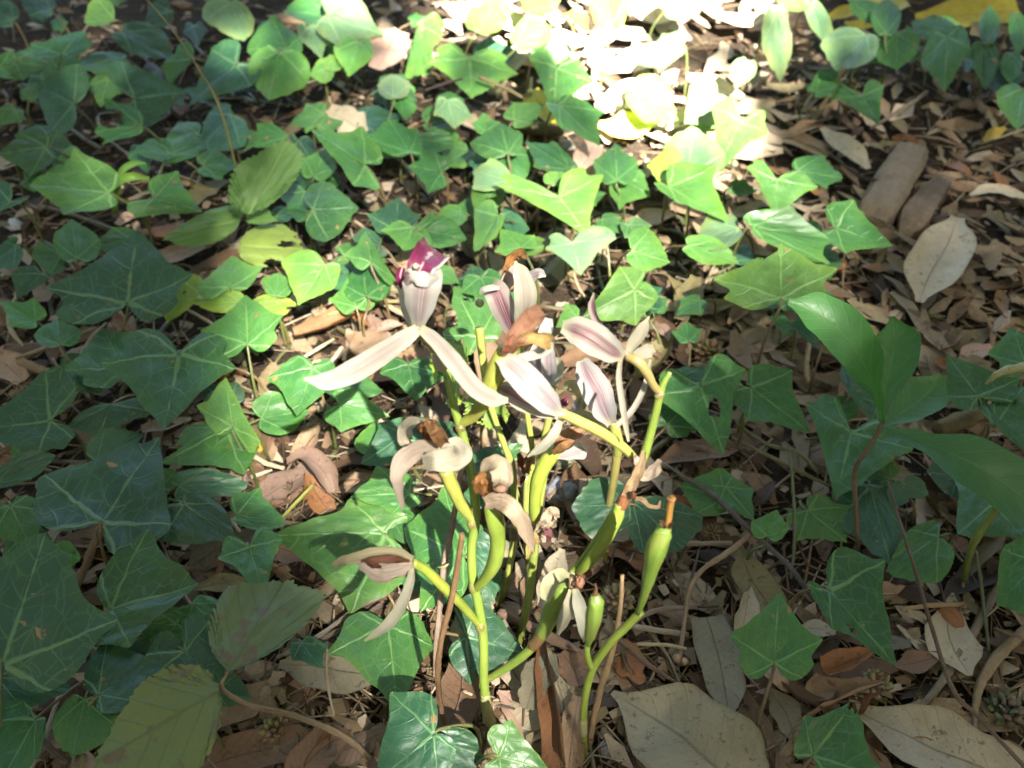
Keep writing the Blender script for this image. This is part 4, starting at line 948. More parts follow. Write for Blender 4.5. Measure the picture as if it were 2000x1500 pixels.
for B, T, a, b in (((1766, 950), (1742, 988), (1735, 955), (1770, 980)), ((1768, 946), (1812, 965), (1795, 935), (1785, 972))):
    m, b0, n, A, s_ = ivy_blade(B, T, a, b, 'd', .03, _r, (), pinnate=True); obj('leaf', m, SAP, sd2, (.04, .09, .04), origin=b0)
m = MB(); m.tube([G(1767, 948, .03), G(1764, 985, .002)], [.0006, .0008], 6); obj('stem', m, STEM, sd2, (.12, .15, .06))
# ---------------------------------------------------------------- orchids
random.seed(31)
GREEN = (.22, .31, .05); LIME = (.15, .235, .035); OLV = (.24, .25, .06)
CREAM = (.76, .70, .58)
TOCAM = lambda p: (CAMP - p).normalized()
class Orchid:
    def __init__(s, px, py, lean, label, top=700):
        s.base = ground(px, py); s.py0 = py; s.Y0 = s.base.y; s.lean = lean
        s.root = empty('orchid_plant', s.base, label, 'orchid', 'orchid stalks with fading flowers')
    def P(s, x, y, d=0.0): return V(x, y, s.Y0 + s.lean * (s.py0 - y) / 800.0 + d)
    def mp(s, x, y): return depth(s.P(x, y)) / FPX
    def tube(s, name, pts, rad, col, parent=None, seg=10, ribs=0, wob=.05, mat=None, d=None):
        d = d or [0] * len(pts); P = [s.P(x, y, dd) for (x, y), dd in zip(pts, d)]
        k = s.mp(*pts[len(pts) // 2]); m = MB(); m.tube(P, [r * k for r in rad], seg, ribs=ribs, wob=wob, n=max(12, 5 * len(pts)))
        return obj(name, m, mat or STEM, parent or s.root, col, origin=P[0])
    def blade(s, name, pts, hw, col, stripe=0.0, parent=None, d=None, cup=.35, roll=None, mat=None, wave=.12, crumple=0.05, n=None, nc=8, tear=0):
        d = d or [0] * len(pts); P = [s.P(x, y, dd) for (x, y), dd in zip(pts, d)]
        k = s.mp(*pts[len(pts) // 2]); m = MB()
        if mat is WITH: wave += .22; crumple += .12; tear = .4; nc = 10; n = max(24, 7 * len(pts))
        m.strip(P, [h * k for h in hw], TOCAM, cup=cup, n=n or max(16, 6 * len(pts)), nc=nc, wave=wave, roll=roll, crumple=crumple, tear=tear)
        return obj(name, m, mat or PETAL, parent or s.root, (*col, stripe), origin=P[0])
    def flower(s, pts, r, col=(.62, .55, .42), d=0.0):   # the column in the middle carries the petals
        o = s.tube('flower', pts, r, col, seg=8, mat=WITH, wob=.2, d=[d] * len(pts)); return o
    def lump(s, name, x, y, r, col, parent, d=0.0, sc=(1, 1, 1), mat=None, rough=.6):
        p = s.P(x, y, d); m = MB(); m.blob(p, r * s.mp(x, y), 14, 10, sc, rough, 2.6); return obj(name, m, mat or WITH, parent, (*col, .6), origin=p)
def purple_stripe(c=CREAM): return c
# front stalk
A = Orchid(965, 1440, .075, 'tallest front orchid stalk topped by the pale flower with a purple lip')
A.tube('stem', [(967, 1450), (955, 1395), (945, 1330), (944, 1250), (937, 1195), (924, 1130), (921, 1070), (929, 1010), (922, 930), (905, 855), (886, 790), (873, 730), (868, 700)], [9, 9.5, 10, 10, 10, 9.5, 9.5, 9.5, 9, 8.5, 8, 7, 6], GREEN)
A.tube('node_sheath', [(958, 1412), (950, 1380), (948, 1355)], [11.5, 11.5, 10], (.32, .3, .12))
A.tube('pedicel', [(872, 715), (858, 690), (838, 668), (818, 645)], [11, 12, 10.5, 8], (.36, .27, .08), wob=.12, d=[0, -.002, -.004, -.004])
A.blade('bract', [(872, 722), (858, 708), (846, 690)], [10, 12, 6], (.6, .5, .38), 0, cup=.6, d=[-.003, -.004, -.004])
f = A.flower([(818, 645), (816, 610), (812, 560)], [7, 8, 9], d=-.004)
A.blade('petal', [(816, 642), (820, 600), (824, 560), (826, 535), (822, 525)], [13, 30, 37, 36, 30], (.70, .66, .58), .35, f, d=[-.004, -.012, -.016, -.012, -.004], cup=-.35, wave=.05)
A.blade('petal', [(812, 642), (800, 600), (792, 562), (788, 535)], [10, 18, 16, 7], CREAM, .2, f, d=[-.002, .002, .006, .008], cup=-.4)
A.blade('petal', [(796, 556), (806, 545), (836, 545), (858, 540)], [5, 13, 15, 6], (.78, .75, .68), 0, f, d=[-.014, -.018, -.018, -.012], cup=-.5, wave=.2)
A.blade('lip', [(812, 548), (822, 522), (836, 502), (850, 487)], [14, 26, 32, 33], CREAM, 1, f, mat=LIP, d=[-.008, -.010, -.005, .004], cup=.3, roll=[.1, .1, .1, .1], wave=.35, crumple=.12, n=30, nc=12)
A.blade('lip', [(788, 560), (782, 540), (786, 522)], [7, 9, 6], (.5, .03, .07), 1, f, mat=LIP, d=[-.002, -.004, -.004], cup=.8)
A.tube('column', [(800, 550), (804, 534), (808, 522)], [11, 11, 6], (.80, .75, .62), f, mat=PETAL, d=[-.014, -.016, -.014], wob=.15)
A.lump('anther_cap', 812, 520, 5.5, (.85, .80, .55), f, d=-.019, mat=PETAL, rough=.1)
A.blade('sepal', [(815, 644), (780, 668), (735, 698), (690, 725), (640, 744), (593, 740)], [11, 17, 20, 21, 16, 3], CREAM, .22, f, d=[-.006, -.012, -.020, -.026, -.03, -.032], cup=.3)
A.blade('sepal', [(822, 642), (850, 665), (885, 705), (925, 755), (960, 778), (992, 782)], [9, 13, 16, 16, 15, 5], CREAM, .18, f, d=[-.006, -.012, -.02, -.024, -.026, -.026], cup=.3)
# second flower of the front stalk
A.tube('pedicel', [(900, 828), (925, 812), (945, 785), (962, 745), (978, 710), (992, 682)], [9, 12, 15, 19, 21, 19], (.36, .38, .07), ribs=.05, d=[0, -.003, -.008, -.012, -.014, -.016])
f = A.flower([(990, 690), (1010, 665), (1025, 645)], [10, 12, 9], (.55, .32, .18), d=-.017)
A.blade('withered_petal', [(986, 690), (1012, 655), (1035, 625), (1056, 606)], [10, 19, 19, 14], (.33, .16, .09), .9, f, mat=WITH, d=[-.018, -.021, -.02, -.016], cup=.5, wave=.4, crumple=.25)
A.blade('withered_petal', [(984, 694), (992, 675), (1006, 655)], [4, 9, 4], (.3, .11, .06), 1, f, mat=WITH, d=[-.02, -.022, -.022], cup=.6, crumple=.3)
A.blade('lip', [(1008, 672), (1035, 660), (1060, 664), (1076, 670)], [5, 12, 15, 9], (.55, .36, .12), .5, f, mat=WITH, d=[-.02, -.022, -.02, -.016], cup=.9, wave=.3, crumple=.2)
A.blade('sepal', [(1000, 700), (1035, 695), (1065, 684), (1080, 662)], [5, 9, 10, 4], CREAM, .1, f, d=[-.018, -.018, -.012, -.006], cup=.6)
A.blade('sepal', [(988, 700), (965, 725), (940, 760), (928, 782)], [4, 7, 7, 2], CREAM, 0, f, d=[-.01, -.002, .004, .008])
A.blade('petal', [(1050, 665), (1066, 645), (1072, 622)], [8, 14, 8], (.80, .77, .70), 0, f, d=[-.01, -.006, -.004])
# withered flower on the left
A.tube('pedicel', [(922, 1016), (900, 985), (883, 950), (870, 918)], [8, 12, 13.5, 13], (.38, .40, .08), ribs=.04, d=[0, -.004, -.008, -.01])
f = A.flower([(870, 915), (858, 885), (850, 865)], [11, 11, 8], (.55, .33, .2), d=-.01)
A.lump('lip', 838, 840, 20, (.36, .15, .045), f, d=-.014, sc=(1, .6, .95), rough=1.5)
A.blade('withered_petal', [(838, 828), (852, 845), (868, 868)], [8, 14, 10], (.36, .18, .07), .7, f, mat=WITH, d=[-.02, -.022, -.016], cup=.7, crumple=.3)
A.blade('sepal', [(832, 822), (805, 826), (792, 842), (793, 862), (806, 872)], [5, 13, 16, 14, 6], (.70, .60, .44), .15, f, d=[-.008, -.004, .002, .004, .002], cup=.5, mat=WITH)
A.blade('sepal', [(850, 870), (815, 880), (788, 900), (776, 930), (780, 965), (788, 995)], [10, 17, 18, 13, 7, 3], (.66, .52, .40), .12, f, mat=WITH, d=[-.014, -.02, -.024, -.026, -.024, -.02], cup=.35)
A.blade('petal', [(862, 868), (890, 870), (898, 888), (880, 898), (850, 900), (826, 902)], [7, 16, 23, 23, 20, 13], (.74, .66, .48), .1, f, mat=WITH, d=[-.012, -.012, -.018, -.024, -.026, -.022], cup=.2, wave=.08)
# thick ovary with a shrivelled flower right of the stalk
A.tube('pedicel', [(926, 1152), (948, 1130), (966, 1100), (972, 1060), (966, 1015), (960, 975)], [8, 11, 13.5, 15.5, 17, 16], (.22, .30, .045), ribs=.12, d=[0, -.004, -.008, -.01, -.012, -.012])
f = A.flower([(960, 980), (952, 955), (948, 935)], [13, 14, 11], (.42, .2, .07), d=-.013)
A.blade('lip', [(945, 968), (938, 945), (944, 922)], [12, 15, 9], (.40, .18, .05), .8, f, mat=WITH, d=[-.017, -.022, -.02], cup=-.5, wave=.5, crumple=.5)
A.blade('petal', [(944, 928), (958, 910), (975, 910), (982, 935), (975, 955)], [7, 16, 20, 19, 12], (.66, .54, .36), .3, f, mat=WITH, d=[-.016, -.02, -.022, -.024, -.02], cup=.4)
A.lump('withered_tip', 978, 955, 10, (.35, .2, .12), f, d=-.024, sc=(1.2, .8, .8))
A.blade('sepal', [(948, 982), (975, 978), (1002, 995), (1022, 1025), (1034, 1055), (1044, 1080)], [11, 16, 16, 15, 9, 2], (.66, .50, .34), .3, f, mat=WITH, d=[-.016, -.02, -.024, -.022, -.018, -.014], cup=.4, wave=.25)
A.blade('sepal', [(955, 975), (980, 990), (1010, 1015)], [5, 8, 3], (.5, .36, .2), .4, f, mat=WITH, d=[-.01, -.012, -.012])
# drooping withered flower far left
A.tube('pedicel', [(938, 1224), (905, 1185), (860, 1140), (830, 1112), (806, 1098)], [6.5, 9, 10, 9, 8], (.30, .36, .05), d=[0, -.006, -.014, -.018, -.02])
f = A.flower([(806, 1098), (780, 1100), (740, 1102)], [6, 8, 5], (.5, .4, .27), d=-.022)
A.blade('sepal', [(806, 1092), (770, 1080), (730, 1082), (695, 1090), (672, 1094), (652, 1106)], [6, 11, 12, 10, 8, 6], (.54, .47, .27), .1, f, mat=WITH, d=[-.022, -.026, -.028, -.028, -.028, -.026], cup=.5)
A.blade('petal', [(804, 1100), (775, 1114), (742, 1118), (716, 1106), (700, 1092)], [8, 15, 18, 14, 5], (.52, .42, .33), .25, f, mat=WITH, d=[-.022, -.024, -.026, -.027, -.027], cup=.4, crumple=.12)
A.blade('withered_petal', [(800, 1096), (765, 1092), (730, 1094), (705, 1096)], [3, 7, 6, 2], (.24, .1, .06), .8, f, mat=WITH, d=[-.026, -.031, -.032, -.03], crumple=.5)
A.blade('withered_petal', [(745, 1108), (730, 1104), (718, 1102)], [2, 6, 2], (.16, .06, .04), 1, f, mat=WITH, d=[-.03, -.032, -.031], crumple=.6)
A.blade('sepal', [(805, 1104), (800, 1140), (785, 1180), (762, 1215), (738, 1235), (712, 1252)], [4, 7.5, 9.5, 10, 7, 2], (.56, .52, .38), 0, f, d=[-.022, -.026, -.03, -.034, -.036, -.038], cup=.5)
for (x, y) in ((922, 1022), (925, 1146), (938, 1222), (899, 834)):
    A.tube('node_ring', [(x + 1, y + 7), (x, y), (x - 1, y - 7)], [9.8, 10.8, 9.3], (.22, .2, .06), d=[-.0004] * 3)
A.blade('bract', [(902, 900), (906, 892), (908, 878)], [3, 4, 1], (.4, .28, .12), 0, mat=WITH)
# curved stalk with green ovaries, rising to the right
C = Orchid(925, 1352, .05, 'slanting orchid stalk curving up to the right with purple striped flowers')
C.tube('stem', [(912, 1352), (960, 1322), (1010, 1290), (1050, 1252), (1085, 1195), (1115, 1128), (1150, 1080), (1190, 1020), (1225, 960), (1256, 895), (1275, 830), (1289, 770), (1296, 748), (1309, 727)], [7, 9, 10, 10, 10, 9.5, 9.5, 9.5, 9.5, 9, 8, 7.5, 6, 4], GREEN)
for (x, y) in ((1119, 1122), (1254, 900), (1288, 768)):
    C.tube('node_ring', [(x - 3, y + 7), (x, y), (x + 3, y - 7)], [9.6, 10.8, 8.6] if y > 1000 else [8.5, 9.6, 7.5], (.32, .27, .12), d=[-.0004] * 3)
C.tube('ovary', [(1050, 1255), (1062, 1232), (1082, 1190), (1100, 1155), (1108, 1140)], [9, 14, 19, 17, 11], (.20, .29, .05), ribs=.05, d=[-.002, -.003, -.005, -.005, -.004])
C.tube('node_sheath', [(1040, 1262), (1054, 1245), (1060, 1230)], [12, 12, 10], (.17, .1, .04), d=[-.003] * 3)
C.tube('ovary', [(1128, 1120), (1150, 1098), (1178, 1060), (1202, 1015), (1212, 985)], [7, 11, 13, 13, 11], (.27, .36, .05), ribs=.05, d=[-.001, -.006, -.009, -.009, -.008])
f = C.flower([(1212, 990), (1220, 972), (1226, 958)], [12, 12, 9], (.34, .14, .06), d=-.008)
C.blade('withered_petal', [(1222, 970), (1236, 945), (1250, 915), (1258, 880)], [10, 11, 10, 5], (.52, .36, .2), .5, f, mat=WITH, d=[-.01] * 4, cup=.6)
C.blade('sepal', [(1244, 935), (1262, 930), (1280, 915), (1290, 898)], [4, 10, 13, 6], (.66, .52, .38), .1, f, mat=WITH, d=[-.006, -.006, -.008, -.01], cup=.4)
C.blade('sepal', [(1236, 972), (1255, 976), (1268, 988), (1285, 990), (1290, 978)], [3, 5, 4, 4, 2], (.56, .38, .2), .4, f, mat=WITH, d=[-.006, -.008, -.01, -.01, -.01], cup=.6)
C.lump('withered_lip', 1236, 968, 8, (.12, .05, .025), f, d=-.012, sc=(.8, .8, 1.3))
# small withered flower at the joint
f = C.flower([(1118, 1128), (1120, 1142), (1120, 1152)], [8, 11, 8], (.5, .34, .2), d=-.007)
C.lump('lip', 1132, 1138, 12, (.42, .2, .12), f, d=-.01, sc=(.8, .8, 1.1))
C.blade('sepal', [(1112, 1124), (1092, 1122), (1075, 1138), (1068, 1158), (1072, 1175)], [4, 11, 15, 12, 3], (.60, .58, .34), 0, f, d=[-.008, -.012, -.014, -.014, -.012], cup=.45)
C.blade('sepal', [(1118, 1152), (1112, 1185), (1100, 1212), (1090, 1240)], [7, 13, 11, 3], (.58, .52, .36), 0, f, d=[-.01, -.014, -.014, -.012], cup=.4)
C.blade('sepal', [(1124, 1150), (1132, 1185), (1142, 1220), (1148, 1250)], [6, 12, 14, 9], (.64, .62, .48), 0, f, d=[-.01, -.016, -.018, -.016], cup=.45)
C.blade('withered_petal', [(1128, 1122), (1145, 1118), (1160, 1112)], [6, 12, 3], (.22, .09, .045), 1, f, mat=WITH, d=[-.004, -.002, 0], crumple=.5, wave=.6)
C.lump('withered_lip', 1120, 1140, 5, (.05, .02, .015), f, d=-.013)
# white and purple striped flower low at the right end
C.tube('pedicel', [(1246, 902), (1215, 872), (1170, 842), (1130, 822), (1096, 806)], [7, 10, 10.5, 10, 9], (.42, .42, .10), d=[0, -.004, -.008, -.01, -.012])
C.tube('bract', [(1247, 904), (1236, 894), (1224, 884)], [9, 9, 7], (.68, .55, .42), mat=WITH, d=[-.002] * 3)
f = C.flower([(1098, 808), (1080, 800), (1060, 788)], [8, 8, 6], d=-.012)
C.blade('petal', [(1094, 808), (1065, 780), (1035, 750), (1008, 722), (978, 698)], [9, 23, 27, 25, 12], (.76, .70, .66), .3, f, d=[-.014, -.02, -.022, -.018, -.012], cup=.3)
C.blade('petal', [(1090, 814), (1055, 797), (1020, 780), (995, 765), (968, 755)], [6, 17, 21, 18, 8], (.66, .60, .48), 1, f, d=[-.012, -.012, -.012, -.01, -.006], cup=.3)
C.blade('sepal', [(1094, 822), (1082, 848), (1060, 872), (1030, 892)], [6, 9, 9, 2], (.62, .58, .44), 0, f, d=[-.014, -.016, -.016, -.014], cup=.5)
# top right flower
C.tube('pedicel', [(1289, 768), (1276, 752), (1262, 725), (1245, 705), (1226, 696)], [6.5, 8, 9.5, 10.5, 9], (.45, .36, .13), d=[0, -.003, -.006, -.006, -.004])
f = C.flower([(1226, 697), (1216, 690), (1206, 682)], [8, 9, 6], d=-.004)
C.blade('petal', [(1218, 698), (1190, 682), (1160, 662), (1130, 646), (1098, 638)], [9, 24, 30, 27, 12], CREAM, .9, f, d=[-.006, -.012, -.014, -.012, -.008], cup=.3)
C.blade('petal', [(1214, 690), (1188, 655), (1168, 625), (1158, 600), (1160, 572)], [5, 9, 8, 8, 2], (.62, .50, .46), 1, f, d=[-.004, -.006, -.004, -.002, 0], cup=.9, roll=[.7, .7, .5, .3, .2])
C.blade('sepal', [(1224, 692), (1238, 668), (1254, 645), (1268, 618)], [5, 12, 12, 2], (.66, .60, .44), 0, f, d=[-.004, -.002, 0, .004], cup=.5)
C.blade('sepal', [(1228, 698), (1248, 692), (1266, 685), (1278, 680)], [5, 12, 14, 8], (.68, .60, .46), 0, f, d=[-.004, -.002, 0, 0], cup=.4)
C.blade('sepal', [(1212, 702), (1209, 740), (1216, 790), (1222, 830), (1228, 862)], [4, 5.5, 6, 5, 2.5], (.62, .54, .42), 0, f, d=[-.006, -.01, -.012, -.012, -.012], cup=.6)
C.blade('sepal', [(1271, 702), (1266, 730), (1255, 765), (1236, 800), (1212, 825), (1204, 838)], [3, 4.5, 6, 6, 5, 2], (.60, .54, .44), 0, f, d=[.004, .004, .002, 0, -.002, -.004], cup=.6)
# seed stalk at the right
Bk = Orchid(1143, 1482, .03, 'low orchid stalk at right carrying two swollen green seed pods')
Bk.tube('stem', [(1143, 1486), (1140, 1420), (1142, 1370), (1156, 1310), (1190, 1258), (1225, 1222), (1252, 1195)], [7, 7, 7.5, 8, 8, 8, 7.5], (.25, .32, .05))
Bk.tube('node_sheath', [(1140, 1432), (1139, 1420), (1140, 1405)], [8.5, 8.5, 7.5], (.36, .34, .16))
pod = Bk.tube('seed_pod', [(1246, 1198), (1258, 1165), (1270, 1120), (1282, 1075), (1296, 1040), (1305, 1030)], [5.5, 8, 13.5, 19.5, 17, 9], LIME, ribs=.09, seg=18, d=[-.002, -.004, -.006, -.007, -.006, -.005])
Bk.tube('dried_neck', [(1303, 1034), (1306, 1008), (1310, 980), (1311, 972)], [8, 6.5, 7.5, 9], (.42, .22, .05), pod, mat=WITH, d=[-.005] * 4, wob=.3)
for dx, dy in ((-10, 0), (8, 4), (0, 8)):
    Bk.blade('dried_sepal', [(1303 + dx * .3, 1032), (1303 + dx, 1020 + dy), (1303 + dx * 1.5, 1016 + dy * 2)], [3, 4, 1], (.16, .06, .03), 1, pod, mat=WITH, d=[-.009, -.011, -.012], crumple=.5)
Bk.tube('pedicel', [(1156, 1306), (1147, 1280), (1148, 1255)], [6, 6, 5.5], (.24, .34, .05), d=[0, -.003, -.004])
pod = Bk.tube('seed_pod', [(1149, 1258), (1154, 1235), (1160, 1205), (1164, 1178), (1162, 1162)], [6, 12, 16, 15, 9], (.16, .24, .04), ribs=.09, seg=18, d=[-.004, -.006, -.008, -.008, -.007])
Bk.tube('dried_neck', [(1162, 1164), (1164, 1152), (1163, 1140)], [6, 3, 1.5], (.2, .1, .05), pod, mat=WITH, d=[-.007] * 3, wob=.4)
# slim stalks behind
D = Orchid(1008, 1262, .06, 'middle orchid stalk with a yellow green ovary and brown torn flower')
D.tube('stem', [(1010, 1268), (1022, 1220), (1035, 1150), (1042, 1090), (1050, 1030)], [7, 8, 8.5, 8, 7], (.24, .29, .06))
D.tube('stem', [(1048, 1040), (1054, 990), (1064, 925), (1068, 890)], [6, 6.5, 6.5, 5], (.33, .36, .08), d=[.002] * 4)
D.tube('ovary', [(1046, 1030), (1044, 985), (1052, 935), (1072, 895), (1090, 876)], [9, 12, 14, 15, 13], (.34, .42, .06), ribs=.05, d=[0, -.006, -.009, -.01, -.01])
f = D.flower([(1088, 880), (1098, 866), (1106, 856)], [9, 10, 7], (.5, .27, .11), d=-.011)
D.blade('withered_petal', [(1086, 880), (1102, 858), (1122, 846), (1146, 838)], [8, 15, 13, 4], (.50, .27, .14), .8, f, mat=WITH, d=[-.013, -.016, -.015, -.012], cup=.5, crumple=.3, wave=.3)
D.blade('withered_petal', [(1080, 886), (1100, 872), (1118, 858)], [4, 9, 4], (.42, .22, .08), .7, f, mat=WITH, d=[-.016, -.019, -.017], cup=.6, crumple=.3)
D.blade('petal', [(1088, 894), (1112, 888), (1130, 882), (1142, 876)], [3, 10, 17, 8], (.72, .64, .58), .25, f, d=[-.012, -.012, -.01, -.008], cup=.4)
D.blade('sepal', [(1040, 1050), (1036, 1068), (1030, 1092)], [7, 9, 3], (.50, .42, .14), .3, mat=WITH, d=[-.003] * 3, cup=.6)
D.blade('withered_petal', [(1050, 1040), (1066, 1020), (1080, 1004), (1090, 1012)], [7, 13, 15, 5], (.58, .45, .30), .4, f, mat=WITH, d=[-.006, -.009, -.01, -.008], crumple=.5, wave=.6)
D.blade('withered_petal', [(1064, 1030), (1072, 1042), (1070, 1058)], [6, 8, 3], (.2, .07, .09), .5, f, mat=WITH, d=[-.009, -.011, -.01], crumple=.5)
D.tube('withered_bud', [(1048, 1058), (1044, 1040), (1046, 1026)], [8, 12, 9], (.42, .28, .12), mat=WITH, wob=.3, d=[-.003] * 3)
E = Orchid(975, 1182, .06, 'thin orchid stalk behind the front one bearing the pale three petalled flower')
E.tube('stem', [(972, 1186), (990, 1130), (1003, 1060), (1006, 1000), (1000, 915), (985, 870), (972, 835)], [7, 7.5, 7.5, 7, 8, 6, 6], (.30, .33, .07))
E.tube('stem', [(972, 835), (955, 780), (944, 710), (936, 640)], [6, 7, 8, 9], (.38, .42, .09), d=[.004, .006, .008, .01])
E.tube('node_sheath', [(1003, 1052), (1004, 1040), (1004, 1028)], [9, 9, 7.5], (.12, .08, .04))
E.lump('bud', 937, 592, 9, (.80, .74, .55), E.root, d=.012, mat=PETAL, rough=.15)
H = Orchid(1035, 1200, .07, 'orchid stalk hidden behind the others holding the tall cream and maroon flower')
H.tube('stem', [(1030, 1205), (1034, 1100), (1028, 1000), (1040, 895), (1030, 810), (1020, 720), (1012, 655)], [5, 5.5, 5.5, 6, 6, 7, 8], (.32, .36, .08), d=[.01] * 7)
f = H.flower([(1012, 655), (1008, 630), (1004, 600)], [8, 9, 7], d=.008)
H.blade('petal', [(1006, 660), (992, 625), (980, 595), (970, 572), (958, 560)], [8, 19, 24, 24, 15], (.60, .50, .44), 1, f, d=[.006, 0, -.004, -.004, 0], cup=.35)
H.blade('petal', [(975, 562), (960, 562), (945, 566), (938, 575)], [4, 6, 6, 2], (.74, .68, .58), 0, f, d=[-.006, -.008, -.008, -.006], cup=.5)
H.blade('petal', [(1016, 650), (1024, 610), (1026, 570), (1018, 535), (1006, 510)], [8, 19, 22, 16, 2], (.74, .69, .52), .25, f, d=[.004, -.004, -.008, -.008, -.006], cup=.4)
H.blade('sepal', [(985, 566), (994, 545), (1005, 528), (1012, 515)], [9, 14, 11, 6], (.66, .54, .46), .1, f, d=[.004] * 4)
H.blade('withered_petal', [(982, 560), (990, 530), (1002, 506), (1018, 496), (1028, 504)], [4, 9, 13, 11, 5], (.42, .2, .06), .7, f, mat=WITH, d=[.006, .006, .006, .004, 0], cup=.7, crumple=.2)
H.blade('sepal', [(1030, 545), (1042, 538), (1054, 534), (1066, 540)], [4, 11, 10, 2], (.74, .68, .64), .3, f, d=[.004, .002, 0, 0], cup=.6)
H.blade('sepal', [(998, 665), (996, 655), (992, 645)], [5, 8, 5], (.72, .68, .58), 0, f, d=[.004] * 3)
K = Orchid(1050, 1180, .07, 'rear orchid stalk with a half closed pinkish flower beneath the withered one')
K.tube('stem', [(1046, 1186), (1044, 1080), (1044, 960), (1062, 860), (1078, 790), (1078, 755)], [5, 5.5, 6, 6.5, 9, 11], (.36, .38, .09), d=[.012] * 6)
f = K.flower([(1076, 758), (1072, 735), (1066, 715)], [9, 10, 7], d=.01)
K.blade('petal', [(1066, 752), (1056, 722), (1050, 695), (1052, 670)], [7, 15, 17, 10], (.72, .64, .62), .6, f, d=[.006, .002, 0, .002], cup=.4)
K.blade('petal', [(1074, 752), (1072, 720), (1070, 690), (1066, 668)], [7, 15, 14, 8], (.76, .69, .66), .4, f, d=[.002, -.004, -.004, -.002], cup=.5)
K.blade('sepal', [(1080, 752), (1090, 732), (1092, 712), (1084, 700)], [5, 9, 10, 5], (.68, .66, .48), 0, f, d=[.006, .004, .004, .006], cup=.5)
M_ = Orchid(1188, 1102, .06, 'rear right orchid stalk with the upright white and pink petal')
M_.tube('stem', [(1180, 1110), (1186, 1010), (1198, 940), (1206, 885)], [6, 7, 8, 9], (.34, .30, .09))
M_.tube('pedicel', [(1206, 890), (1207, 865), (1202, 840), (1197, 824)], [9, 11, 11, 9], (.42, .42, .10), d=[0, -.002, -.003, -.003])
f = M_.flower([(1198, 826), (1192, 812), (1186, 800)], [8, 9, 6], d=-.003)
M_.blade('petal', [(1194, 828), (1178, 795), (1165, 762), (1150, 735), (1140, 712), (1136, 704)], [10, 24, 29, 25, 15, 9], (.76, .70, .66), .55, f, d=[-.005, -.012, -.014, -.012, -.008, -.006], cup=.35)
M_.blade('lip', [(1132, 800), (1136, 778), (1128, 756), (1112, 752), (1104, 760)], [6, 10, 12, 10, 4], (.68, .60, .30), 0, f, d=[-.004, -.006, -.006, -.006, -.004], cup=.6)
M_.blade('sepal', [(1110, 830), (1118, 812), (1128, 790), (1132, 775)], [4, 8, 9, 5], (.70, .62, .56), .2, f, d=[-.002, -.004, -.006, -.006], cup=.5)
M_.blade('lip', [(1108, 792), (1102, 785), (1110, 776)], [4, 7, 3], (.5, .1, .14), 1, f, mat=LIP, d=[-.004] * 3)
M_.blade('sepal', [(1190, 828), (1160, 818), (1135, 808), (1112, 806)], [3, 9, 9, 3], (.56, .50, .24), 0, f, d=[0, .002, .002, 0], cup=.4)
N_o = Orchid(1062, 1170, .05, 'short stalk with a shrivelled brown flower between the orchid stalks')
N_o.tube('stem', [(1046, 1180), (1030, 1100), (1026, 1000), (1028, 930)], [4, 4.5, 5, 5], (.30, .34, .09), d=[.008] * 4)
N_o.blade('withered_petal', [(1028, 925), (1020, 905), (1012, 885)], [6, 10, 4], (.28, .12, .05), .8, mat=WITH, d=[.006] * 3, crumple=.6, wave=.5)
N_o.blade('withered_petal', [(1030, 925), (1032, 900), (1036, 882)], [5, 9, 4], (.36, .18, .08), .8, mat=WITH, d=[.002] * 3, crumple=.6, wave=.5)
N_o.blade('withered_petal', [(1026, 930), (1016, 940), (1008, 945)], [4, 7, 2], (.2, .08, .04), .8, mat=WITH, d=[.004] * 3, crumple=.6, wave=.5)
# ---------------------------------------------------------------- twigs and dry stalks
random.seed(44)
def twig(pts, r, label, col=(.16, .115, .075), z=None, cat='twig', buds=(), name='twig', mat=None, seg=7, wob=.3, V_=None):
    if V_ is not None: P = [V(x, y, V_[i]) for i, (x, y) in enumerate(pts)]
    else:
        z = z or [.012] * len(pts); P = [ground(x, y, dz) for (x, y), dz in zip(pts, z)]
    mp = depth(P[len(P) // 2]) / FPX; m = MB(); m.tube(P, [q * mp for q in r], seg, wob=wob, n=6 * len(P))
    for bx, by, br in buds:
        bp = ground(bx, by, (z[0] if z else .02) + .002); m.blob(bp, br * mp, 7, 5, (1, 1, .8), .3)
    o = obj(name, m, mat or BARK, None, col, origin=P[0]); tag(o, label, cat, 'twigs lying in the litter' if cat == 'twig' else None); return o
twig([(1290, 900), (1345, 938), (1390, 965), (1470, 1040), (1540, 1105), (1588, 1170)], [2.5, 4, 5, 5.5, 5, 4], 'dark straight twig slanting down right from the orchid', (.10, .085, .075), z=[.03, .028, .025, .02, .016, .012])
twig([(1470, 1040), (1420, 1080), (1373, 1112), (1348, 1150), (1338, 1205), (1326, 1296)], [5, 6.5, 4.5, 6, 4.5, 4.5], 'knobbly pale brown twig with forked buds below the dark straight twig', (.24, .165, .10), z=[.014, .016, .018, .018, .016, .012], buds=[(1322, 1285, 9), (1338, 1292, 8), (1345, 1150, 8)])
twig([(1735, 940), (1752, 1000), (1790, 1122), (1825, 1241), (1863, 1350), (1912, 1402), (2010, 1507)], [2.5, 3, 4, 4, 4.5, 4, 4], 'long thin brown twig arching to the bottom right corner', (.15, .10, .07), z=[.05, .045, .04, .035, .03, .025, .02])
twig([(1970, 1100), (1930, 1180), (1895, 1245), (1840, 1330), (1785, 1400)], [9, 10, 9, 8, 6], 'thick grey root lying under the thin brown twig at lower right', (.17, .135, .095), z=[.008] * 5)
twig([(2010, 1225), (1965, 1265), (1930, 1308), (1908, 1360), (1902, 1430)], [11, 12, 11, 8, 5], 'thick curved tan root at the bottom right edge', (.22, .16, .09), z=[.01] * 5)
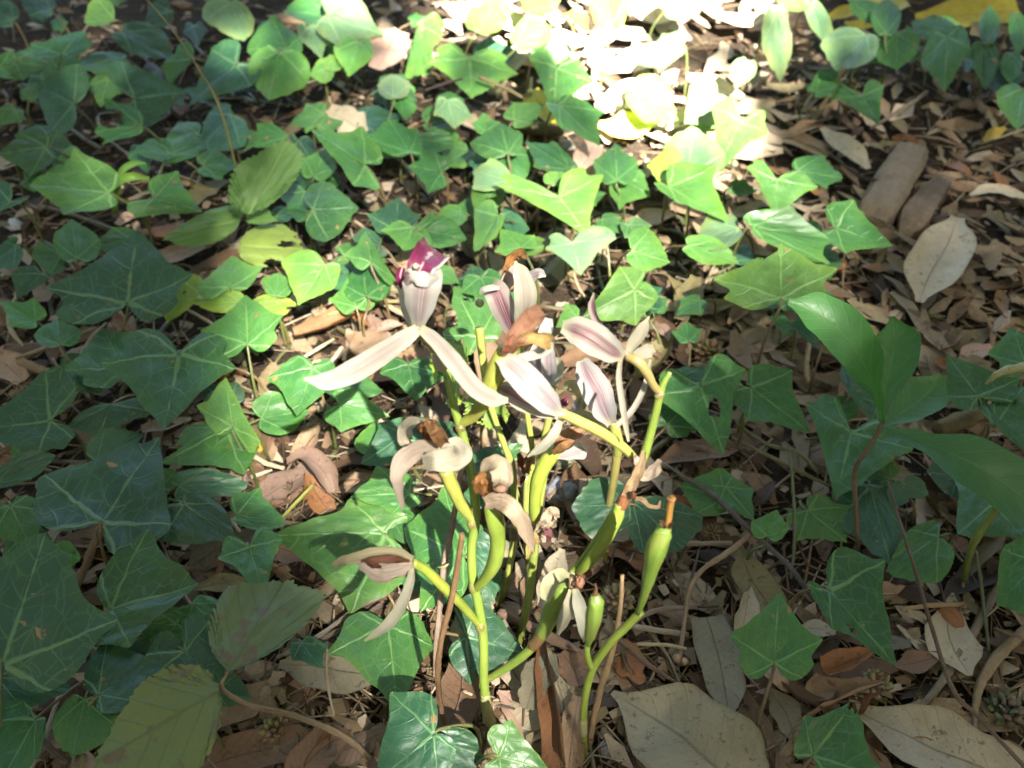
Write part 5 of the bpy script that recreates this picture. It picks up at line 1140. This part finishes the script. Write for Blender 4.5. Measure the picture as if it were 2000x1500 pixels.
twig([(1960, 975), (1930, 1018), (1902, 1059), (1888, 1105), (1880, 1152)], [8, 8.5, 8, 7, 6], 'stout green stalk leaning under the large sapling leaf', (.2, .25, .05), z=[.075, .06, .045, .02, .0], cat='plant stalk', name='green_stalk', mat=STEM)
twig([(1906, 1075), (1915, 1130), (1922, 1190), (1932, 1275)], [3, 3.5, 3.5, 3], 'thin grey green stalk right of the stout green one', (.14, .16, .07), z=[.03, .02, .012, .006], cat='plant stalk', name='green_stalk', mat=STEM)
twig([(1925, 750), (1950, 730), (1975, 722), (2020, 716)], [3, 7, 10, 11], 'curved pale yellow stalk at the right edge above the sapling leaf', (.34, .32, .12), z=[.075, .08, .08, .075], cat='plant stalk', name='pale_stalk', mat=STEM)
twig([(906, 880), (897, 940), (884, 1025), (868, 1100), (860, 1180), (852, 1260), (848, 1330), (832, 1420)], [4, 5, 6, 6, 6, 6, 5, 4], 'upright grey brown dead stem just left of the front orchid stalk', (.2, .145, .105), cat='dead stem', name='dead_stem', V_=[.285, .28, .272, .265, .255, .245, .235, .225])
twig([(903, 1042), (892, 1115), (880, 1180), (862, 1250), (855, 1330), (868, 1415), (892, 1505)], [5, 6, 6, 6, 6, 5, 5], 'thin dark brown dead stem crossing the grey brown one', (.13, .075, .035), cat='dead stem', name='dead_stem', V_=[.225, .222, .218, .214, .21, .205, .2])
twig([(856, 1108), (868, 1106), (882, 1098)], [1.5, 3, 1], 'small pale side bud on the grey brown dead stem', (.4, .34, .16), cat='dead stem', name='side_bud', V_=[.264, .262, .26])
twig([(1216, 1124), (1210, 1200), (1196, 1270), (1178, 1330), (1160, 1400), (1150, 1462)], [4, 5, 6, 7, 7, 6], 'split tan dead stem beside the seed pod stalk', (.28, .19, .10), cat='dead stem', name='dead_stem', V_=[.225, .222, .218, .214, .208, .2])
twig([(1036, 1240), (1022, 1300), (1000, 1350), (984, 1390), (978, 1440)], [2, 4, 5, 5, 5], 'short tan dead stem at the foot of the front orchid stalk', (.26, .18, .10), cat='dead stem', name='dead_stem', V_=[.245, .24, .235, .23, .225])
twig([(975, 1195), (1030, 1222), (1085, 1250), (1145, 1285)], [9, 11, 11, 9], 'thick reddish brown stick lying behind the orchid stalk bases', (.2, .125, .085), z=[.012] * 4)
twig([(1228, 1222), (1270, 1196), (1310, 1188), (1360, 1186)], [5, 5, 4.5, 4], 'white tipped twig right of the tall seed pod', (.20, .15, .11), z=[.02, .02, .018, .014])
twig([(1170, 1212), (1230, 1222), (1290, 1232), (1345, 1240)], [5, 6, 6, 5], 'pale bleached stick crossing behind the seed stalk', (.34, .28, .2), z=[.01] * 4)
twig([(1180, 1232), (1225, 1262), (1262, 1295), (1300, 1320), (1345, 1350)], [4, 5, 5, 4, 3], 'dark reddish twig between the seed stalk and the upright grey leaf', (.13, .085, .06), z=[.016] * 5)
twig([(1278, 1300), (1275, 1320), (1262, 1340)], [3, 3, 2], 'short forked twig end below the dark reddish twig', (.18, .125, .08), z=[.014, .012, .008])
twig([(540, 1285), (620, 1243), (700, 1186), (760, 1160)], [3.5, 4.5, 4.5, 3], 'grey twig above the spotted grey oval leaf', (.2, .165, .12), z=[.014] * 4)
twig([(600, 1262), (680, 1222), (745, 1180)], [5, 6, 5], 'darker twig lying alongside the grey one', (.12, .09, .07), z=[.01] * 3)
twig([(50, 1520), (85, 1450), (115, 1360), (125, 1330)], [5, 6, 5, 4], 'pale stick in the dark gap at the bottom left', (.32, .27, .19), z=[.012] * 4)
twig([(-10, 1375), (50, 1420), (130, 1490)], [6, 7, 6], 'dark brown stick at the bottom left corner', (.11, .08, .055), z=[.02] * 3)
twig([(150, 1145), (175, 1085), (195, 1030)], [8, 8, 7], 'brown stem rising under the big sheen covered ivy leaf', (.19, .135, .08), z=[.01, .02, .03])
twig([(112, 752), (150, 705), (180, 660), (208, 632)], [4, 5, 5, 4], 'straight pale stick in the litter at the left', (.3, .235, .15), z=[.014] * 4)
twig([(130, 755), (170, 700), (215, 640)], [3, 4, 3], 'second pale stick parallel to the first at the left', (.34, .26, .17), z=[.01] * 3)
twig([(38, 705), (80, 722), (125, 735)], [8, 9, 7], 'thick short brown stick at the left edge', (.22, .15, .085), z=[.012] * 3)
twig([(35, 575), (18, 610), (22, 645), (45, 675)], [4, 5, 5, 3], 'hooked pale stalk at the left edge', (.36, .29, .19), z=[.016] * 4)
twig([(30, 700), (100, 675), (190, 640)], [3, 4, 3], 'thin twig crossing the pale sticks', (.26, .2, .13), z=[.02] * 3)
twig([(584, 704), (615, 685), (652, 662)], [3, 3.5, 3], 'thin sunlit straw left of the long left petal', (.42, .34, .22), z=[.016] * 3)
twig([(646, 708), (656, 695), (668, 678)], [4, 4.5, 4], 'short bleached straw by the tan sunlit leaf', (.5, .43, .3), z=[.016] * 3)
twig([(672, 705), (674, 690), (682, 680)], [4, 4, 3], 'second short bleached straw', (.44, .36, .24), z=[.014] * 3)
twig([(735, 585), (750, 572), (768, 560)], [5, 5, 4], 'flat pale straw left of the flower hood', (.44, .36, .22), z=[.018] * 3)
twig([(640, 616), (690, 598), (735, 590), (790, 588)], [3, 4, 4, 3], 'long olive stalk behind the purple lipped flower', (.26, .22, .10), z=[.02] * 4)
twig([(690, 548), (740, 556), (785, 572)], [3.5, 4, 4], 'olive curved stalk left of the flower hood', (.3, .27, .13), z=[.022] * 3)
twig([(745, 590), (770, 605), (800, 620)], [5, 5, 4], 'pale stick under the flower hood', (.4, .32, .2), z=[.014] * 3)
twig([(495, 890), (520, 905), (555, 915)], [5, 5, 4], 'pale split straw next to the yellow curled leaf', (.46, .37, .24), z=[.02] * 3)
twig([(490, 932), (510, 925), (532, 918)], [4, 4, 2], 'white straw under the split straw', (.52, .44, .32), z=[.02] * 3)
twig([(552, 1010), (580, 980), (610, 948)], [3, 4, 3.5], 'greenish twig over the lacy skeleton leaf', (.24, .25, .06), z=[.02] * 3)
twig([(615, 945), (660, 975), (685, 995)], [1.2, 1.5, 1.2], 'fine dark stalk right of the lacy leaf', (.16, .11, .07), z=[.016] * 3)
twig([(440, 1005), (455, 1020), (468, 1038)], [4, 4, 3], 'short white stick near the small arrow ivy', (.48, .42, .32), z=[.02] * 3)
twig([(480, 985), (560, 1020), (640, 1022), (700, 1010)], [4, 4.5, 5, 4], 'brown runner like twig above the shadow striped leaf', (.2, .15, .08), z=[.014] * 4)
twig([(832, 176), (860, 166), (902, 154)], [2.5, 3, 2], 'thin black twig in front of the sunlit five lobed leaf', (.05, .035, .03), z=[.06, .055, .05])
twig([(935, 150), (985, 172), (1020, 190)], [4, 3.5, 3], 'olive grey twig below the sunlit five lobed leaf', (.17, .14, .07), z=[.05, .045, .04])
twig([(1000, 240), (1060, 252), (1100, 258)], [12, 13, 10], 'mossy dark stick at the lower left of the sun patch', (.10, .085, .045), z=[.014] * 3)
twig([(1620, 300), (1680, 345), (1715, 352)], [3, 3.5, 3], 'dark twig left of the wood chunk', (.05, .04, .035), z=[.02] * 3)
twig([(1700, 250), (1760, 215), (1810, 180)], [3, 4, 4], 'blurred thin twig above the wood chunk', (.13, .10, .07), z=[.024] * 3)
twig([(1600, 215), (1630, 170), (1650, 130)], [3, 3.5, 3], 'blurred upright stalk left of the lone blurred ivy', (.2, .16, .07), z=[.01, .03, .05])
twig([(1450, 480), (1480, 560), (1512, 605)], [4, 4.5, 4], 'olive petiole like stalk beneath the bitten bright ivy', (.2, .17, .07), z=[.02] * 3)
twig([(1440, 830), (1500, 868), (1560, 885), (1600, 925)], [3.5, 4, 4, 3], 'long olive stalk under the pointed drooping ivy', (.18, .165, .07), z=[.016] * 4)
twig([(1430, 855), (1530, 905), (1620, 950)], [3.5, 4, 3.5], 'second olive stalk crossing toward the sapling stem', (.2, .165, .08), z=[.012] * 3)
twig([(1540, 870), (1548, 940), (1552, 1040), (1545, 1130)], [3, 3, 3.5, 3], 'thin grey green upright stalk left of the sapling stem', (.13, .135, .07), z=[.03, .024, .016, .006])
twig([(1580, 670), (1575, 720), (1580, 750)], [5, 5, 4], 'pale short stick behind the sapling leaves', (.3, .23, .13), z=[.012] * 3)
twig([(1830, 838), (1880, 820), (1920, 805)], [16, 18, 15], 'thick mossy stick above the large sapling leaf', (.13, .10, .045), z=[.014] * 3)
twig([(1760, 1190), (1820, 1182), (1880, 1180)], [4, 5, 4], 'pale rusty stick at the right', (.28, .19, .10), z=[.014] * 3)
twig([(1310, 1058), (1350, 1062), (1430, 1060)], [5, 5, 4], 'grey brown stick behind the tall seed pod', (.24, .19, .13), z=[.012] * 3)
_tu = set()
for i in range(70):
    rr = random.Random(900 + i); px, py = rr.uniform(0, 2000), rr.uniform(80, 1480); L = rr.uniform(35, 110); th = rr.random() * 3.14
    pts = [(px - L * math.cos(th), py - .7 * L * math.sin(th)), (px + rr.gauss(0, 6), py + rr.gauss(0, 6)), (px + L * math.cos(th), py + .7 * L * math.sin(th))]
    tn, cl = rr.choice([('pale', (.32, .25, .16)), ('dark', (.10, .075, .055)), ('brown', (.19, .13, .08)), ('straw coloured', (.40, .32, .2))])
    r = rr.uniform(1.6, 4.2)
    lb = f"{'slender' if r < 2.6 else 'finger length'} {tn} twig lying {zone(px, py)}"
    if lb in _tu: continue
    _tu.add(lb); twig(pts, [r * .8, r, r * .7], lb, cl, z=[rr.uniform(.004, .016)] * 3)
# ---------------------------------------------------------------- cones, stones, wood
def cone(px, py, r, label, col=(.17, .125, .07), lift=0.006):
    rr = random.Random(int(px)); p = ground(px, py, lift); mp = depth(p) / FPX; R_ = r * mp
    root = empty('dry_cone', p, label, 'cone', 'spiky dry cones in the litter')
    m = MB(); m.blob(p, R_ * .6, 10, 8, (1, 1, .9), .2); obj('core', m, CONE, root, tuple(c * .5 for c in col))
    me = None; N_ = 46
    for i in range(N_):
        zz = 1 - 2 * (i + .5) / N_; th = i * 2.39996; q = math.sqrt(1 - zz * zz); d = Vector((q * math.cos(th), q * math.sin(th), zz))
        if d.z < -.75: continue
        if me is None:
            k = MB(); k.add([(-.16, -.06, 0), (.16, -.06, 0), (.2, -.03, .28), (0, -.05, .52), (-.2, -.03, .28), (-.12, .08, 0), (.12, .08, 0), (.14, .08, .26), (0, .02, .5), (-.14, .08, .26)],
                [(0, 1, 2, 3, 4), (5, 9, 8, 7, 6), (1, 6, 7, 2), (2, 7, 8, 3), (3, 8, 9, 4), (4, 9, 5, 0), (0, 5, 6, 1)]); me = k.mesh('scale', CONE, Vector((0, 0, 0)))
        o = link('scale', me, p + d * R_ * .52, root, tuple(c * rr.uniform(.8, 1.3) for c in col))
        o.rotation_euler = (d + Vector((rr.gauss(0, .15), rr.gauss(0, .15), .1))).to_track_quat('Z', 'Y').to_euler(); o.scale = (R_, R_, R_ * rr.uniform(.8, 1.15))
cone(1708, 1342, 36, 'spiky brown cone right of the orange ribbed leaf', (.2, .155, .085)); cone(1668, 1350, 26, 'smaller spiky cone touching the bigger one', (.16, .12, .065))
cone(1962, 1390, 42, 'dark spiky cone in the bottom right corner', (.10, .09, .055)); cone(1206, 1172, 36, 'greyish spiky cone between the two seed pods', (.22, .165, .10))
cone(1386, 690, 32, 'olive spiky cone on the shaded ground right of the flowers', (.17, .13, .06)); cone(1866, 1196, 28, 'dull spiky cone right of the sapling stem', (.14, .11, .065))
cone(540, 1425, 34, 'spiky cone under the serrated seedling stem', (.16, .115, .06)); cone(430, 745, 26, 'sunlit orange brown cone under the long pointed ivy leaf', (.30, .16, .07)); cone(1392, 1040, 20, 'small brown cone near the tall seed pod', (.16, .105, .06)); cone(470, 920, 24, 'chewed cone in the sunlit hollow', (.26, .18, .12))
def stone(px, py, r, label, col, sc=(1, .8, .6)):
    p = ground(px, py, .002); m = MB(); m.blob(p, r * depth(p) / FPX, 18, 12, sc, .45, 1.8); tag(obj('stone', m, STONE, None, col, origin=p), label, 'stone', 'stones on the ground')
stone(1092, 962, 34, 'smooth grey stone behind the orchid stalks', (.17, .18, .19)); stone(28, 440, 17, 'small pale stone at the left edge', (.42, .42, .44)); stone(1112, 905, 26, 'mossy grey stone above the smooth one', (.14, .15, .09))
stone(790, 1465, 22, 'dark stone at the bottom edge', (.10, .10, .10)); stone(1700, 700, 16, 'dull pebble behind the sapling', (.2, .2, .2)); stone(1185, 1462, 18, 'grey stone by the right stalk base', (.2, .2, .21)); stone(665, 565, 8, 'tiny white pebble on sunlit litter', (.55, .5, .42)); stone(570, 815, 9, 'little pinkish pebble in the hollow', (.5, .38, .32)); stone(1340, 735, 14, 'grey pebble right of the purple pointed flower', (.25, .25, .26)); stone(1105, 285, 16, 'grey pebble at the lower rim of the sun patch', (.22, .22, .22))
wc = empty('wood_chunk', ground(1745, 385), 'weathered brown wood chunk in two splintered pieces at the right', 'wood')
def chunk(pts, r, col, zz):
    P = cr([ground(x, y, z) for (x, y), z in zip(pts, zz)], 22); k = depth(P[10]) / FPX; m = MB(); vs = []; fs = []; sd_ = random.random() * 30; nq = 28
    ax = (P[-1] - P[0]).normalized(); sx = ax.cross(Vector((0, 0, 1))).normalized(); up = sx.cross(ax)
    for i, p in enumerate(P):
        t = i / 21; h = ip(r, t) * k
        for q in range(nq):
            th = 6.2832 * q / nq; c, s_ = math.cos(th), math.sin(th); e = (abs(c) ** 5 + abs(s_) ** 5) ** -.2      # squarish section
            g = 1 + .16 * noise.noise(Vector((q * .9, t * 1.5, sd_))) + .10 * noise.noise(Vector((q * 2.3, t * 4, sd_ + 5)))   # grooves along the grain
            end = ax * (k * 9 * noise.noise(Vector((q * 1.1, sd_, 2))) * (1 if i in (0, 21) else 0))
            vs.append(p + (sx * c * h + up * s_ * h * .62) * e * g + end)
    for i in range(21):
        for q in range(nq): q2 = (q + 1) % nq; fs.append((i * nq + q, i * nq + q2, (i + 1) * nq + q2, (i + 1) * nq + q))
    fs.append(tuple(range(nq - 1, -1, -1))); fs.append(tuple(21 * nq + q for q in range(nq)))
    m.add(vs, fs, [((i % nq) / nq, (i // nq) / 22) for i in range(len(vs))]); o = obj('piece', m, BARK, wc, col); o.data.polygons.foreach_set('use_smooth', [False] * len(o.data.polygons))
chunk([(1782, 296), (1760, 332), (1735, 375), (1714, 412), (1700, 436)], [30, 34, 36, 34, 28], (.15, .115, .08), [.010, .012, .012, .010, .006])
chunk([(1850, 350), (1815, 385), (1785, 430), (1762, 475)], [14, 24, 26, 12], (.13, .095, .062), [.008, .008, .008, .004])
